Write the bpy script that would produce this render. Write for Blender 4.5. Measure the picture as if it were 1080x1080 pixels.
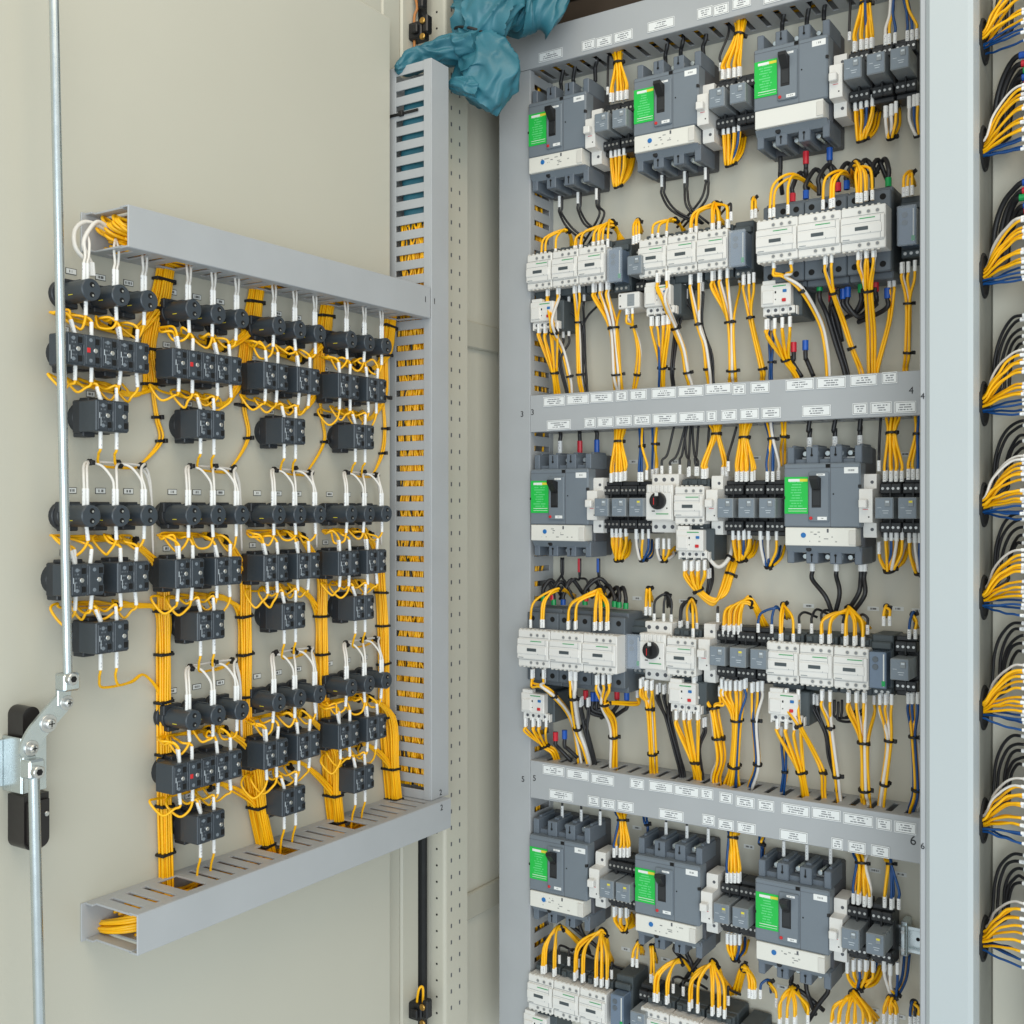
import bpy, bmesh, math, random
from mathutils import Vector, Matrix, Quaternion, noise
random.seed(7)
for o in list(bpy.data.objects): bpy.data.objects.remove(o)
SC = bpy.context.scene
COL = SC.collection
# ------------------------------------------------------------------ camera, world, lamps, exposure
CAMZ = 1.30; HEAD = math.radians(33.15); FPX = 1159.0; CX = 540.0; CY = 535.0   # a level camera turned 33 degrees left of the plate's normal
cam = bpy.data.cameras.new('camera'); cam.sensor_width = 36; cam.lens = 36 * FPX / 1080
cam.shift_y = (CY - 540) / 1080; cam.clip_start = 0.05; cam.clip_end = 60
co = bpy.data.objects.new('camera', cam); COL.objects.link(co)
co.location = (0, 0, CAMZ); co.rotation_euler = (math.pi / 2, 0, HEAD)
SC.camera = co
w = bpy.data.worlds.new('World'); SC.world = w; w.use_nodes = True
bg = w.node_tree.nodes['Background']; bg.inputs[0].default_value = (0.87, 0.96, 1.0, 1); bg.inputs[1].default_value = 0.80
def area(name, loc, target, sx, sy, power, col):
    l = bpy.data.lights.new(name, 'AREA'); l.shape = 'RECTANGLE'; l.size = sx; l.size_y = sy; l.energy = power; l.color = col
    o = bpy.data.objects.new(name, l); COL.objects.link(o); o.location = loc
    o.rotation_euler = (Vector(target) - Vector(loc)).to_track_quat('-Z', 'Y').to_euler()
area('front_daylight', (1.7, -2.6, 1.15), (-0.6, 1.4, 1.1), 3.2, 2.0, 95, (0.87, 0.96, 1.0))  # broad cool light from the front, its source unseen
area('ceiling_lamp', (0.3, 0.1, 3.1), (-0.9, 1.2, 1.9), 2.0, 1.2, 21, (1.0, 0.82, 0.56))
vs = SC.view_settings; vs.view_transform = 'Standard'; vs.look = 'None'; vs.exposure = 0.0; vs.gamma = 1.0; vs.use_curve_mapping = False

# ------------------------------------------------------------------ materials
def lin(c):
    return tuple((v / 255 / 12.92) if v / 255 <= 0.04045 else ((v / 255 + 0.055) / 1.055) ** 2.4 for v in c)
MATS = {}
def mat(name, rgb, rough=0.5, metal=0.0, var=0.06, vscale=18, bump=0.0, bscale=400, rvar=0.12, trans=0.0, coat=0.0, alpha=1.0, emit=None, obj_rand=0.0, spec=0.5):
    m = bpy.data.materials.new(name); m.use_nodes = True; nt = m.node_tree; b = nt.nodes['Principled BSDF']
    c = lin(rgb)
    b.inputs['Roughness'].default_value = rough; b.inputs['Metallic'].default_value = metal
    b.inputs['Specular IOR Level'].default_value = spec
    tc = nt.nodes.new('ShaderNodeTexCoord')
    geo = nt.nodes.new('ShaderNodeNewGeometry')
    n = nt.nodes.new('ShaderNodeTexNoise'); n.inputs['Scale'].default_value = vscale; n.inputs['Detail'].default_value = 4
    nt.links.new(geo.outputs['Position'], n.inputs['Vector'])
    mr = nt.nodes.new('ShaderNodeMapRange'); mr.inputs['From Min'].default_value = 0.3; mr.inputs['From Max'].default_value = 0.7
    mr.inputs['To Min'].default_value = 1 - var; mr.inputs['To Max'].default_value = 1 + var
    nt.links.new(n.outputs['Fac'], mr.inputs['Value'])
    last = mr.outputs['Result']
    if obj_rand:
        oi = nt.nodes.new('ShaderNodeObjectInfo'); m2 = nt.nodes.new('ShaderNodeMapRange')
        m2.inputs['To Min'].default_value = 1 - obj_rand; m2.inputs['To Max'].default_value = 1 + obj_rand
        nt.links.new(oi.outputs['Random'], m2.inputs['Value'])
        mm = nt.nodes.new('ShaderNodeMath'); mm.operation = 'MULTIPLY'
        nt.links.new(last, mm.inputs[0]); nt.links.new(m2.outputs['Result'], mm.inputs[1]); last = mm.outputs[0]
    vm = nt.nodes.new('ShaderNodeVectorMath'); vm.operation = 'SCALE'; vm.inputs[0].default_value = c
    nt.links.new(last, vm.inputs['Scale']); nt.links.new(vm.outputs[0], b.inputs['Base Color'])
    if rvar:
        r2 = nt.nodes.new('ShaderNodeMapRange'); r2.inputs['To Min'].default_value = max(0.02, rough - rvar); r2.inputs['To Max'].default_value = min(1, rough + rvar)
        n3 = nt.nodes.new('ShaderNodeTexNoise'); n3.inputs['Scale'].default_value = vscale * 2.3; n3.inputs['Detail'].default_value = 3
        nt.links.new(geo.outputs['Position'], n3.inputs['Vector']); nt.links.new(n3.outputs['Fac'], r2.inputs['Value']); nt.links.new(r2.outputs['Result'], b.inputs['Roughness'])
    if bump:
        nb = nt.nodes.new('ShaderNodeTexNoise'); nb.inputs['Scale'].default_value = bscale; nb.inputs['Detail'].default_value = 2
        nt.links.new(geo.outputs['Position'], nb.inputs['Vector'])
        bp = nt.nodes.new('ShaderNodeBump'); bp.inputs['Strength'].default_value = bump; bp.inputs['Distance'].default_value = 0.001
        nt.links.new(nb.outputs['Fac'], bp.inputs['Height']); nt.links.new(bp.outputs['Normal'], b.inputs['Normal'])
    if trans: b.inputs['Transmission Weight'].default_value = trans
    if coat: b.inputs['Coat Weight'].default_value = coat
    if alpha < 1: b.inputs['Alpha'].default_value = alpha
    MATS[name] = m
    return m
def print_mat(name, paper, ink, nrows, wscale, mx=0.1, mz=0.12, thresh=0.5, fill=0.55, strength=1.0, rough=0.55):
    """paper with nrows lines of fine print inside margins (the object's own bounding box gives the layout)"""
    m = mat(name, paper, rough, var=0.02); nt = m.node_tree; b = nt.nodes['Principled BSDF']
    base = b.inputs['Base Color'].links[0].from_socket
    tc = nt.nodes.new('ShaderNodeTexCoord'); sp = nt.nodes.new('ShaderNodeSeparateXYZ'); nt.links.new(tc.outputs['Generated'], sp.inputs[0])
    so = nt.nodes.new('ShaderNodeSeparateXYZ'); nt.links.new(tc.outputs['Object'], so.inputs[0])
    def M(op, a, bb=None):
        q = nt.nodes.new('ShaderNodeMath'); q.operation = op
        for i, v in enumerate((a, bb)):
            if v is None: continue
            if isinstance(v, (int, float)): q.inputs[i].default_value = v
            else: nt.links.new(v, q.inputs[i])
        return q.outputs[0]
    zz = M('MULTIPLY', M('SUBTRACT', sp.outputs['Z'], mz), nrows / (1 - 2 * mz))
    row = M('FLOOR', zz); fr = M('FRACT', zz)
    on = M('MULTIPLY', M('GREATER_THAN', fr, (1 - fill) / 2), M('LESS_THAN', fr, (1 + fill) / 2))
    inz = M('LESS_THAN', M('ABSOLUTE', M('SUBTRACT', sp.outputs['Z'], 0.5)), 0.5 - mz)
    # ragged centred lines: each row has its own half width
    oi = nt.nodes.new('ShaderNodeObjectInfo')
    wn = nt.nodes.new('ShaderNodeTexWhiteNoise'); wn.noise_dimensions = '2D'; cw = nt.nodes.new('ShaderNodeCombineXYZ')
    nt.links.new(row, cw.inputs[0]); nt.links.new(oi.outputs['Random'], cw.inputs[1]); nt.links.new(cw.outputs[0], wn.inputs['Vector'])
    half = M('MULTIPLY', M('ADD', M('MULTIPLY', wn.outputs['Value'], 0.6), 0.4), 0.5 - mx)
    inx = M('LESS_THAN', M('ABSOLUTE', M('SUBTRACT', sp.outputs['X'], 0.5)), half)
    cb = nt.nodes.new('ShaderNodeCombineXYZ')
    nt.links.new(so.outputs['X'], cb.inputs[0]); nt.links.new(M('MULTIPLY', row, 0.37), cb.inputs[1]); nt.links.new(M('MULTIPLY', oi.outputs['Random'], 9.0), cb.inputs[2])
    n = nt.nodes.new('ShaderNodeTexNoise'); n.inputs['Scale'].default_value = wscale; n.inputs['Detail'].default_value = 1
    nt.links.new(cb.outputs[0], n.inputs['Vector'])
    ink_on = M('MULTIPLY', M('MULTIPLY', M('MULTIPLY', on, inz), M('MULTIPLY', inx, M('GREATER_THAN', n.outputs['Fac'], thresh))), strength)
    mix = nt.nodes.new('ShaderNodeMix'); mix.data_type = 'RGBA'
    nt.links.new(ink_on, mix.inputs['Factor']); nt.links.new(base, mix.inputs['A']); mix.inputs['B'].default_value = (*lin(ink), 1)
    nt.links.new(mix.outputs['Result'], b.inputs['Base Color'])
    return m
mat('paint', (193, 190, 176), 0.42, var=0.025, vscale=3, bump=0.10, bscale=700, rvar=0.05)
mat('plate_paint', (212, 209, 195), 0.5, var=0.03, vscale=4, bump=0.10, bscale=700, rvar=0.05)
mat('post_paint', (184, 191, 193), 0.4, var=0.02, vscale=3, bump=0.08, bscale=700, rvar=0.05)
mat('inner_paint', (172, 172, 160), 0.5, var=0.03, vscale=4)
mat('roof_brown', (92, 76, 62), 0.6, var=0.2, vscale=9)
mat('duct', (172, 175, 178), 0.45, var=0.03, vscale=14, bump=0.05, bscale=900, rvar=0.08)
mat('duct_edge', (172, 172, 174), 0.5, var=0.03)
mat('flange_shaded', (138, 138, 130), 0.5, var=0.06)  # post paint toned down: the flange's shade is put into its colour
mat('screw_grey', (132, 134, 136), 0.4, var=0.1)
mat('zinc', (202, 210, 212), 0.28, metal=0.95, var=0.05, vscale=45, rvar=0.06)
mat('steel_screw', (200, 200, 198), 0.35, metal=0.9, var=0.1)
mat('brass', (190, 150, 80), 0.35, metal=0.9)
mat('black', (28, 28, 30), 0.45, var=0.1)
mat('hole', (14, 14, 14), 0.9, var=0)
mat('rubber', (24, 26, 27), 0.75, var=0.1)
mat('lock_black', (34, 30, 29), 0.35, var=0.15, vscale=40)
mat('breaker_grey', (116, 125, 134), 0.42, var=0.03, bump=0.12, bscale=1500)
mat('breaker_dark', (84, 86, 92), 0.5, var=0.05, bump=0.12, bscale=1500)
mat('breaker_terminal', (104, 113, 124), 0.45, var=0.05)
mat('green', (36, 186, 78), 0.4, var=0.02)
print_mat('green_print', (30, 190, 74), (110, 216, 140), 11, 420, 0.16, 0.10, 0.40, 0.42, 0.8)
mat('label_yellow', (228, 214, 60), 0.45, var=0.02)
mat('label_white', (232, 234, 232), 0.5, var=0.02)
print_mat('label_print', (232, 234, 234), (96, 100, 108), 3, 520, 0.16, 0.19, 0.42, 0.5, 0.85)
print_mat('tag_print', (228, 230, 228), (44, 46, 50), 1, 800, 0.14, 0.26, 0.44, 0.9, 0.85)
print_mat('small_print', (234, 235, 234), (120, 122, 126), 1, 900, 0.2, 0.3, 0.46, 0.8, 0.8)
mat('cream', (228, 227, 221), 0.45, var=0.02)
print_mat('cream_print', (226, 224, 216), (150, 150, 146), 3, 170, 0.12, 0.12, 0.60, 0.3, 0.8)
mat('red', (206, 40, 44), 0.4); mat('blue_dial', (36, 110, 178), 0.4); mat('orange', (214, 140, 40), 0.4)
mat('white_plastic', (226, 224, 220), 0.38, var=0.025, bump=0.08, bscale=1500)
mat('white_plastic_b', (212, 209, 202), 0.42, var=0.03)
mat('contactor_grey', (92, 100, 108), 0.5, var=0.05, bump=0.1, bscale=1500)
mat('contactor_base', (72, 80, 84), 0.5, var=0.06, bump=0.1, bscale=1500)
mat('relay_grey', (138, 144, 148), 0.32, var=0.03, obj_rand=0.06)
mat('relay_front', (122, 132, 142), 0.3, var=0.03)
mat('relay_mark', (196, 204, 210), 0.4)
mat('socket_black', (40, 42, 45), 0.45, var=0.1)
mat('module_blue', (104, 120, 140), 0.22, var=0.04, coat=0.5)
mat('clear_cover', (190, 200, 212), 0.08, var=0.02, alpha=0.35, rvar=0)
mat('pilot', (56, 64, 72), 0.38, var=0.06, bump=0.08, bscale=1500)
mat('pilot_dark', (40, 44, 50), 0.45, var=0.08)
print_mat('pilot_print', (50, 57, 65), (128, 136, 144), 6, 700, 0.12, 0.08, 0.50, 0.4, 0.55, 0.4)
mat('wire_y', (255, 190, 10), 0.36, var=0.05, vscale=40, obj_rand=0.06)
mat('wire_k', (38, 38, 41), 0.42, var=0.08)
mat('wire_w', (226, 222, 216), 0.4, var=0.04)
mat('wire_b', (18, 72, 132), 0.38, var=0.06, obj_rand=0.1)
mat('cap_red', (206, 34, 52), 0.4); mat('cap_blue', (20, 84, 178), 0.4); mat('cap_green', (14, 156, 82), 0.4)
mat('tie', (20, 20, 22), 0.5)
mat('blue_vinyl', (50, 110, 126), 0.42, var=0.12, vscale=20, bump=0.2, bscale=260, rvar=0.10)
mat('copper_wire', (186, 120, 60), 0.4)
# sleeve: white heat-shrink marker with faint grey print
print_mat('sleeve', (236, 236, 235), (176, 178, 184), 4, 500, 0.2, 0.12, 0.5, 0.6, 0.8, 0.4)

# ------------------------------------------------------------------ mesh building
class MB:
    def __init__(s): s.v = []; s.f = []; s.mi = []
    def add(s, vs, fs, mi=0):
        b = len(s.v); s.v += [tuple(p) for p in vs]
        for f in fs: s.f.append(tuple(b + i for i in f)); s.mi.append(mi)
        return s
    def box(s, x0, x1, o0, o1, z0, z1, c=0.0008, mi=0):
        """x to the right, o outward from the mounting face (local -y), z up; chamfered edges"""
        y0, y1 = -o1, -o0
        c = min(c, (x1 - x0) * .3, (y1 - y0) * .3, (z1 - z0) * .3)
        lo = (x0, y0, z0); hi = (x1, y1, z1)
        if c <= 0:
            V = [(x, y, z) for x in (x0, x1) for y in (y0, y1) for z in (z0, z1)]
            return s.add(V, [(0, 1, 3, 2), (4, 6, 7, 5), (0, 4, 5, 1), (2, 3, 7, 6), (0, 2, 6, 4), (1, 5, 7, 3)], mi)
        V = []; idx = {}
        for sx in (0, 1):
            for sy in (0, 1):
                for sz in (0, 1):
                    sg = (sx, sy, sz)
                    for ax in range(3):
                        p = []
                        for k in range(3):
                            e = hi[k] if sg[k] else lo[k]
                            p.append(e if k == ax else (e - c if sg[k] else e + c))
                        idx[(sg, ax)] = len(V); V.append(p)
        F = []
        for ax in range(3):
            a, b_ = [k for k in range(3) if k != ax]
            for sd in (0, 1):
                q = []
                for (i, j) in ((0, 0), (1, 0), (1, 1), (0, 1)):
                    sg = [0, 0, 0]; sg[ax] = sd; sg[a] = i; sg[b_] = j; q.append(idx[(tuple(sg), ax)])
                F.append(q)
            for i in (0, 1):
                for j in (0, 1):
                    s0 = [0, 0, 0]; s0[a] = i; s0[b_] = j; s1 = list(s0); s0[ax] = 0; s1[ax] = 1
                    s0 = tuple(s0); s1 = tuple(s1)
                    F.append([idx[(s0, a)], idx[(s1, a)], idx[(s1, b_)], idx[(s0, b_)]])
        for sg in [(i, j, k) for i in (0, 1) for j in (0, 1) for k in (0, 1)]:
            F.append([idx[(sg, 0)], idx[(sg, 1)], idx[(sg, 2)]])
        return s.add(V, F, mi)
    def cyl(s, p, axis, r, h, n=12, r2=None, mi=0, cap=True, c=0.0):
        """axis 'o' outward, 'x', 'z'; from p (x,o,z) along axis for h"""
        r2 = r if r2 is None else r2
        prof = [(r, 0.0), (r2, h)]
        if c: prof = [(r, 0.0), (r2, h - c), (r2 - c, h)]
        V = []
        for (rr, t) in prof:
            for k in range(n):
                a = 2 * math.pi * k / n; u, w_ = rr * math.cos(a), rr * math.sin(a)
                if axis == 'o': q = (p[0] + u, -(p[1] + t), p[2] + w_)
                elif axis == 'z': q = (p[0] + u, -p[1] + w_, p[2] + t)
                else: q = (p[0] + t, -p[1] + u, p[2] + w_)
                V.append(q)
        F = []
        for j in range(len(prof) - 1):
            for k in range(n):
                F.append((j * n + k, j * n + (k + 1) % n, (j + 1) * n + (k + 1) % n, (j + 1) * n + k))
        if cap: F.append(tuple(range(n))); F.append(tuple(range((len(prof) - 1) * n, len(prof) * n)))
        return s.add(V, F, mi)
    def prism(s, prof, x0, x1, mi=0):
        """profile of (o,z) points extruded along x"""
        n = len(prof); V = [(x0, -o, z) for o, z in prof] + [(x1, -o, z) for o, z in prof]
        F = [tuple(range(n)), tuple(range(n, 2 * n))] + [(k, (k + 1) % n, n + (k + 1) % n, n + k) for k in range(n)]
        return s.add(V, F, mi)
    def mesh(s, name, mats):
        me = bpy.data.meshes.new(name); me.from_pydata(s.v, [], s.f); 
        bm = bmesh.new(); bm.from_mesh(me); bmesh.ops.recalc_face_normals(bm, faces=bm.faces); bm.to_mesh(me); bm.free()
        for mm in (mats if isinstance(mats, (list, tuple)) else [mats]): me.materials.append(MATS[mm])
        me.polygons.foreach_set('material_index', s.mi)
        me.polygons.foreach_set('use_smooth', [True] * len(me.polygons)); me.set_sharp_from_angle(angle=math.radians(32))
        return me
CACHE = {}
def part(root, name, key, mats, build, loc=None, rot=None):
    """one child mesh object; alike parts share mesh data by key"""
    if key is None or key not in CACHE:
        b = MB(); build(b); me = b.mesh(name, mats)
        if key: CACHE[key] = me
    else: me = CACHE[key]
    o = bpy.data.objects.new(name, me); COL.objects.link(o)
    if root is not None: o.parent = root
    if loc: o.location = (loc[0], -loc[1], loc[2])
    if rot: o.rotation_euler = rot
    return o
LABELS = {}
def thing(name, label, cat, loc, rz=0.0, group=None):
    o = bpy.data.objects.new(name, None); COL.objects.link(o); o.empty_display_size = 0.02
    o.location = loc; o.rotation_euler = (0, 0, rz); tag(o, label, cat, group); return o
def tag(o, label, cat, group=None):
    o['label'] = label; o['category'] = cat
    if group: o['group'] = group
    LABELS.setdefault(label, []).append(o.name)
    n = len(label.split())
    if n < 4 or n > 16: print('LABEL LENGTH', n, label)
def struct(o): o['kind'] = 'structure'; return o
# ------------------------------------------------------------------ survey helpers: a sight line of the photograph met with a real plane of the cabinet
YB = 1.575      # face of the mounting plate (faces -Y)
XD = -1.055     # inner face of the open door (faces +X)
_R = Vector((math.cos(HEAD), math.sin(HEAD), 0)); _W = Vector((-math.sin(HEAD), math.cos(HEAD), 0))
def sight(px, py): return _R * ((px - CX) / FPX) + _W + Vector((0, 0, (CY - py) / FPX))
def P(px, py, dep):
    r = sight(px, py); t = (YB - dep) / r.y; q = r * t; return Vector((q.x, q.y, q.z + CAMZ))
def Q(px, py, dep):
    r = sight(px, py); t = (XD + dep) / r.x; q = r * t; return Vector((q.x, q.y, q.z + CAMZ))
# ================================================================== the setting: door, cabinet shell, plate
DR = math.pi / 2      # things on the door: local outward (-y) turned to +X, local x runs along +Y
def world_box(name, x0, x1, y0, y1, z0, z1, m, root=None, c=0.0015, key=None):
    return part(root, name, key, m, lambda b: b.box(x0, x1, -y1, -y0, z0, z1, c))
cab = thing('switch_cabinet', 'tall beige steel switch cabinet with its door standing open', 'cabinet', (-0.66, 1.45, 0.30))
CL0 = Vector(cab.location)
def cpart(name, x0, x1, y0, y1, z0, z1, m, c=0.0015, parent=None):
    """a box of the cabinet in world coordinates"""
    o = part(parent or cab, name, None, m, lambda b: b.box(x0 - CL0.x, x1 - CL0.x, -(y1 - CL0.y), -(y0 - CL0.y), z0 - CL0.z, z1 - CL0.z, c)); return o
SKIN = 0.018     # the raised middle of the door leaf stands 18 mm proud of its rim
# the door leaf: local x runs along world Y, local -y points to world +X
door = part(cab, 'door', None, 'paint', lambda b: b.box(0.30, 1.262, -0.025, SKIN, 0.30, 2.024, 0.004))
door.rotation_euler = (0, 0, DR); door.location = Vector((XD, 0, 0)) - CL0; door['label'] = 'open beige door leaf carrying the switches'
def dbox(name, y0, y1, o0, o1, z0, z1, m='paint', c=0.0015):
    return part(door, name, None, m, lambda b: b.box(y0, y1, o0, o1, z0, z1, c))
dbox('door_frame', 1.2625, 1.306, -0.025, 0.0, 0.30, 2.45, c=0.003)
dbox('door_frame', 0.30, 1.262, -0.025, 0.0, 2.0245, 2.45, c=0.003)
dbox('door_edge', 1.306, 1.349, -0.025, 0.002, 0.30, 2.45, 'paint', c=0.003)
dbox('door_seal', 1.350, 1.362, -0.020, 0.010, 0.30, 1.205, 'rubber', c=0.004)
dbox('door_seal', 1.350, 1.362, -0.020, 0.010, 2.06, 2.45, 'rubber', c=0.004)
# perforated front post with round and slotted holes
XP0, XP1, YP0, YP1 = -1.043, -1.0156, 1.366, 1.425
def post_shell(b):
    n = 5; prof = [(0, 0)]; r = 0.006; W_, D_ = XP1 - XP0, YP1 - YP0
    for k in range(n + 1):
        a = math.pi / 2 * k / n; prof.append((W_ - r + r * math.sin(a), r - r * math.cos(a)))
    prof += [(W_, D_), (W_ - 0.03, D_), (0, 0.03)]
    m = len(prof); V = [(x, y, 0) for x, y in prof] + [(x, y, 2.15) for x, y in prof]
    b.add(V, [tuple(range(m)), tuple(range(m, 2 * m))] + [(k, (k + 1) % m, m + (k + 1) % m, m + k) for k in range(m)])
post = part(cab, 'perforated_post', None, 'paint', post_shell); post.location = Vector((XP0, YP0, 0.3)) - CL0; post['label'] = 'narrow post with punched holes'
for k in range(82):
    zz = 0.31 + k * 0.0255
    if 0.5 < zz < 2.1:
        part(post, 'punched_hole', 'hole_round', 'hole', lambda b: b.cyl((0, 0, 0), 'o', 0.0017, 0.0004, 8), loc=(0.0115, 0.0002, zz - 0.3))
        for yy in (0.016, 0.038):
            part(post, 'punched_hole', 'hole_slot', 'breaker_dark', lambda b: b.box(0, 0.0005, -0.0016, 0.0016, -0.0032, 0.0032, 0.0003), loc=(XP1 - XP0 - 0.0002, -yy, zz - 0.3 + 0.006))
cpart('side_wall', -1.062, -1.058, 1.426, 1.70, 0.3, 2.40, 'plate_paint')
for zc in (1.586, 0.640): cpart('wall_brace', -1.0575, -1.050, 1.43, 1.69, zc - 0.022, zc + 0.022, 'paint', 0.003)
cpart('hinge_strip', -1.10, -1.0435, 1.3670, 1.3720, 0.3, 2.45, 'paint', 0.0008)
cpart('roof_panel', -1.058, 0.6, 1.40, 1.70, 2.19, 2.20, 'roof_brown')
cpart('roof_beam', -1.05, 0.6, 1.655, 1.685, 2.13, 2.18, 'roof_brown', 0.003)
cpart('back_wall', -1.057, 0.65, 1.70, 1.704, 0.3, 2.40, 'roof_brown')
plate = part(cab, 'mounting_plate', None, 'plate_paint', lambda b: b.box(-1.015, -0.262, -0.004, 0, -1.0, 0.962, 0.001)); plate.location = Vector((0, YB, 1.1)) - CL0
plate['label'] = 'beige plate behind the devices'
# right-hand front post and its flange with cable holes
rp = part(cab, 'front_post', None, 'post_paint', lambda b: b.box(0.004, 0.0555, -0.045, 0, 0, 2.2, 0.005)); rp.location = Vector((-0.300, 1.330, 0.3)) - CL0; rp['label'] = 'broad pale grey post right of the device rows'
part(rp, 'post_return', None, 'duct', lambda b: b.box(-0.0035, 0.0038, -0.05, -0.006, 0, 2.2, 0.0015))
part(rp, 'post_flange', None, 'flange_shaded', lambda b: b.box(0.028, 0.0552, -0.232, -0.0452, 0, 2.2, 0.0015))
HZ = [1.853, 1.726, 1.575, 1.423, 1.303, 1.193, 1.062, 0.928, 0.788]
bay = part(cab, 'side_bay_plate', None, 'plate_paint', lambda b: b.box(0, 0.9, -0.004, 0, 0.3, 2.4, 0.001)); bay.location = Vector((-0.244, 1.452, 0)) - CL0
def torus(b, R_, r, n=28, m=8, sy=1.0, axis='x', mi=0):
    V = []; F = []
    for i in range(n):
        a = 2 * math.pi * i / n
        for j in range(m):
            t = 2 * math.pi * j / m; rr = R_ + r * math.cos(t); h = r * math.sin(t)
            u, v = rr * math.cos(a), rr * math.sin(a) * sy
            V.append((h, u, v) if axis == 'x' else ((u, h, v) if axis == 'y' else (u, v, h)))
    for i in range(n):
        for j in range(m):
            F.append((i * m + j, ((i + 1) % n) * m + j, ((i + 1) % n) * m + (j + 1) % m, i * m + (j + 1) % m))
    b.add(V, F, mi)
for zc in HZ:
    g = part(rp, 'cable_grommet', 'grommet', 'rubber', lambda b: torus(b, 0.0248, 0.0022)); g.location = (0.0556, 0.070, zc - 0.3)
    g = part(rp, 'cable_opening', 'opening', 'hole', lambda b: b.cyl((0, 0, 0), 'x', 0.0245, 0.0008, 24)); g.location = (0.0551, 0.070, zc - 0.3)

# ================================================================== slotted wiring ducts
def duct(name, label, origin, rz, length, width, depth, vertical=False, pitch=0.0245, gap=0.0085, sides=(0, 1), skip=(), rail=0.012, lip=0.014, num=None, back=0.0, ext=0.0):
    """local x = along, o = outward, z = across; vertical ducts are rolled so that x runs up"""
    t = thing(name, label, 'wiring duct', origin, rz, 'slotted grey wiring ducts')
    def orient(o):
        if vertical: o.rotation_euler = (0, -math.pi / 2, 0)
        return o
    L, Wd, Dp = length, width, depth; th = 0.0022
    orient(part(t, 'duct_back', None, 'duct', lambda b: b.box(-ext, L, back, back + th, 0, Wd, 0.0005)))
    orient(part(t, 'duct_cover', None, 'duct', lambda b: b.box(0, L, Dp - th, Dp, -0.001, Wd + 0.001, 0.0008)))
    for s in sides:
        z0, z1 = (0, th) if s == 0 else (Wd - th, Wd)
        zo0, zo1 = (-0.001, 0.0012) if s == 0 else (Wd - 0.0012, Wd + 0.001)
        orient(part(t, 'side_rail', None, 'duct', lambda b: b.box(-ext * .5, L, back + th, rail, z0, z1, 0.0004)))
        orient(part(t, 'cover_lip', None, 'duct', lambda b: b.box(0, L, Dp - lip, Dp - th, zo0, zo1, 0.0004)))
        fw = pitch - gap; n = int((L - 0.002) / pitch)
        for k in range(n + 1):
            x0 = k * pitch; 
            if (s, k) in skip: continue
            ww = min(fw, L - x0)
            if ww < 0.003: continue
            o = part(t, 'finger', ('finger', round(ww, 4), rail, Dp, lip), 'duct_edge' if False else 'duct', lambda b: b.box(0, ww, rail - 0.0003, Dp - lip + 0.004, 0, th, 0.0004))
            zoff = z0 if s == 0 else z0
            if vertical:
                o.rotation_euler = (0, -math.pi / 2, 0); o.location = (-zoff, 0, x0)
            else: o.location = (x0, 0, zoff)
    return t
# vertical orientation: rotating -90 about y sends x->z and z->-x : across (z) then points to local -x, so the origin sits on the far side
d_top = duct('wiring_duct', 'dim grey slotted duct across the top of the mounting plate', (-1.004, YB, 2.008), 0, 0.705, 0.058, 0.075)
d_mid = duct('wiring_duct', 'grey duct with two label rows and number 4 below the second device row', (-0.9445, YB, 1.422), 0, 0.6045, 0.057, 0.075)
d_low = duct('wiring_duct', 'grey duct with two label rows and number 6 above the fifth device row', (-0.9445, YB, 0.833), 0, 0.6065, 0.058, 0.075)
d_left = duct('wiring_duct', 'tall plain grey duct along the left edge of the mounting plate', (-0.946, YB, 0.42), 0, 1.586, 0.058, 0.075, vertical=True, sides=(0, 1))
g_top = duct('wiring_duct', 'grey duct with open end above the upper switch groups on the door', (XD, 0.747, 1.575), DR, 0.522, 0.043, 0.085, pitch=0.0215, gap=0.0082, back=SKIN, ext=0.010, rail=0.030, skip={(0, k) for k in (4, 11, 17, 23)})
g_bot = duct('wiring_duct', 'grey duct with open end along the bottom of the door wiring', (XD, 0.747, 0.832), DR, 0.552, 0.041, 0.100, pitch=0.0215, gap=0.0065, back=SKIN, ext=0.010, rail=0.032, skip={(1, k) for k in (4, 11, 17)})
g_ver = duct('wiring_duct', 'tall slotted grey duct on the door, full of yellow wires', (XD, 1.3125, 0.8735), DR, 1.0792, 0.0405, 0.085, vertical=True, pitch=0.0222, gap=0.0090, rail=0.018, lip=0.014)
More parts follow.
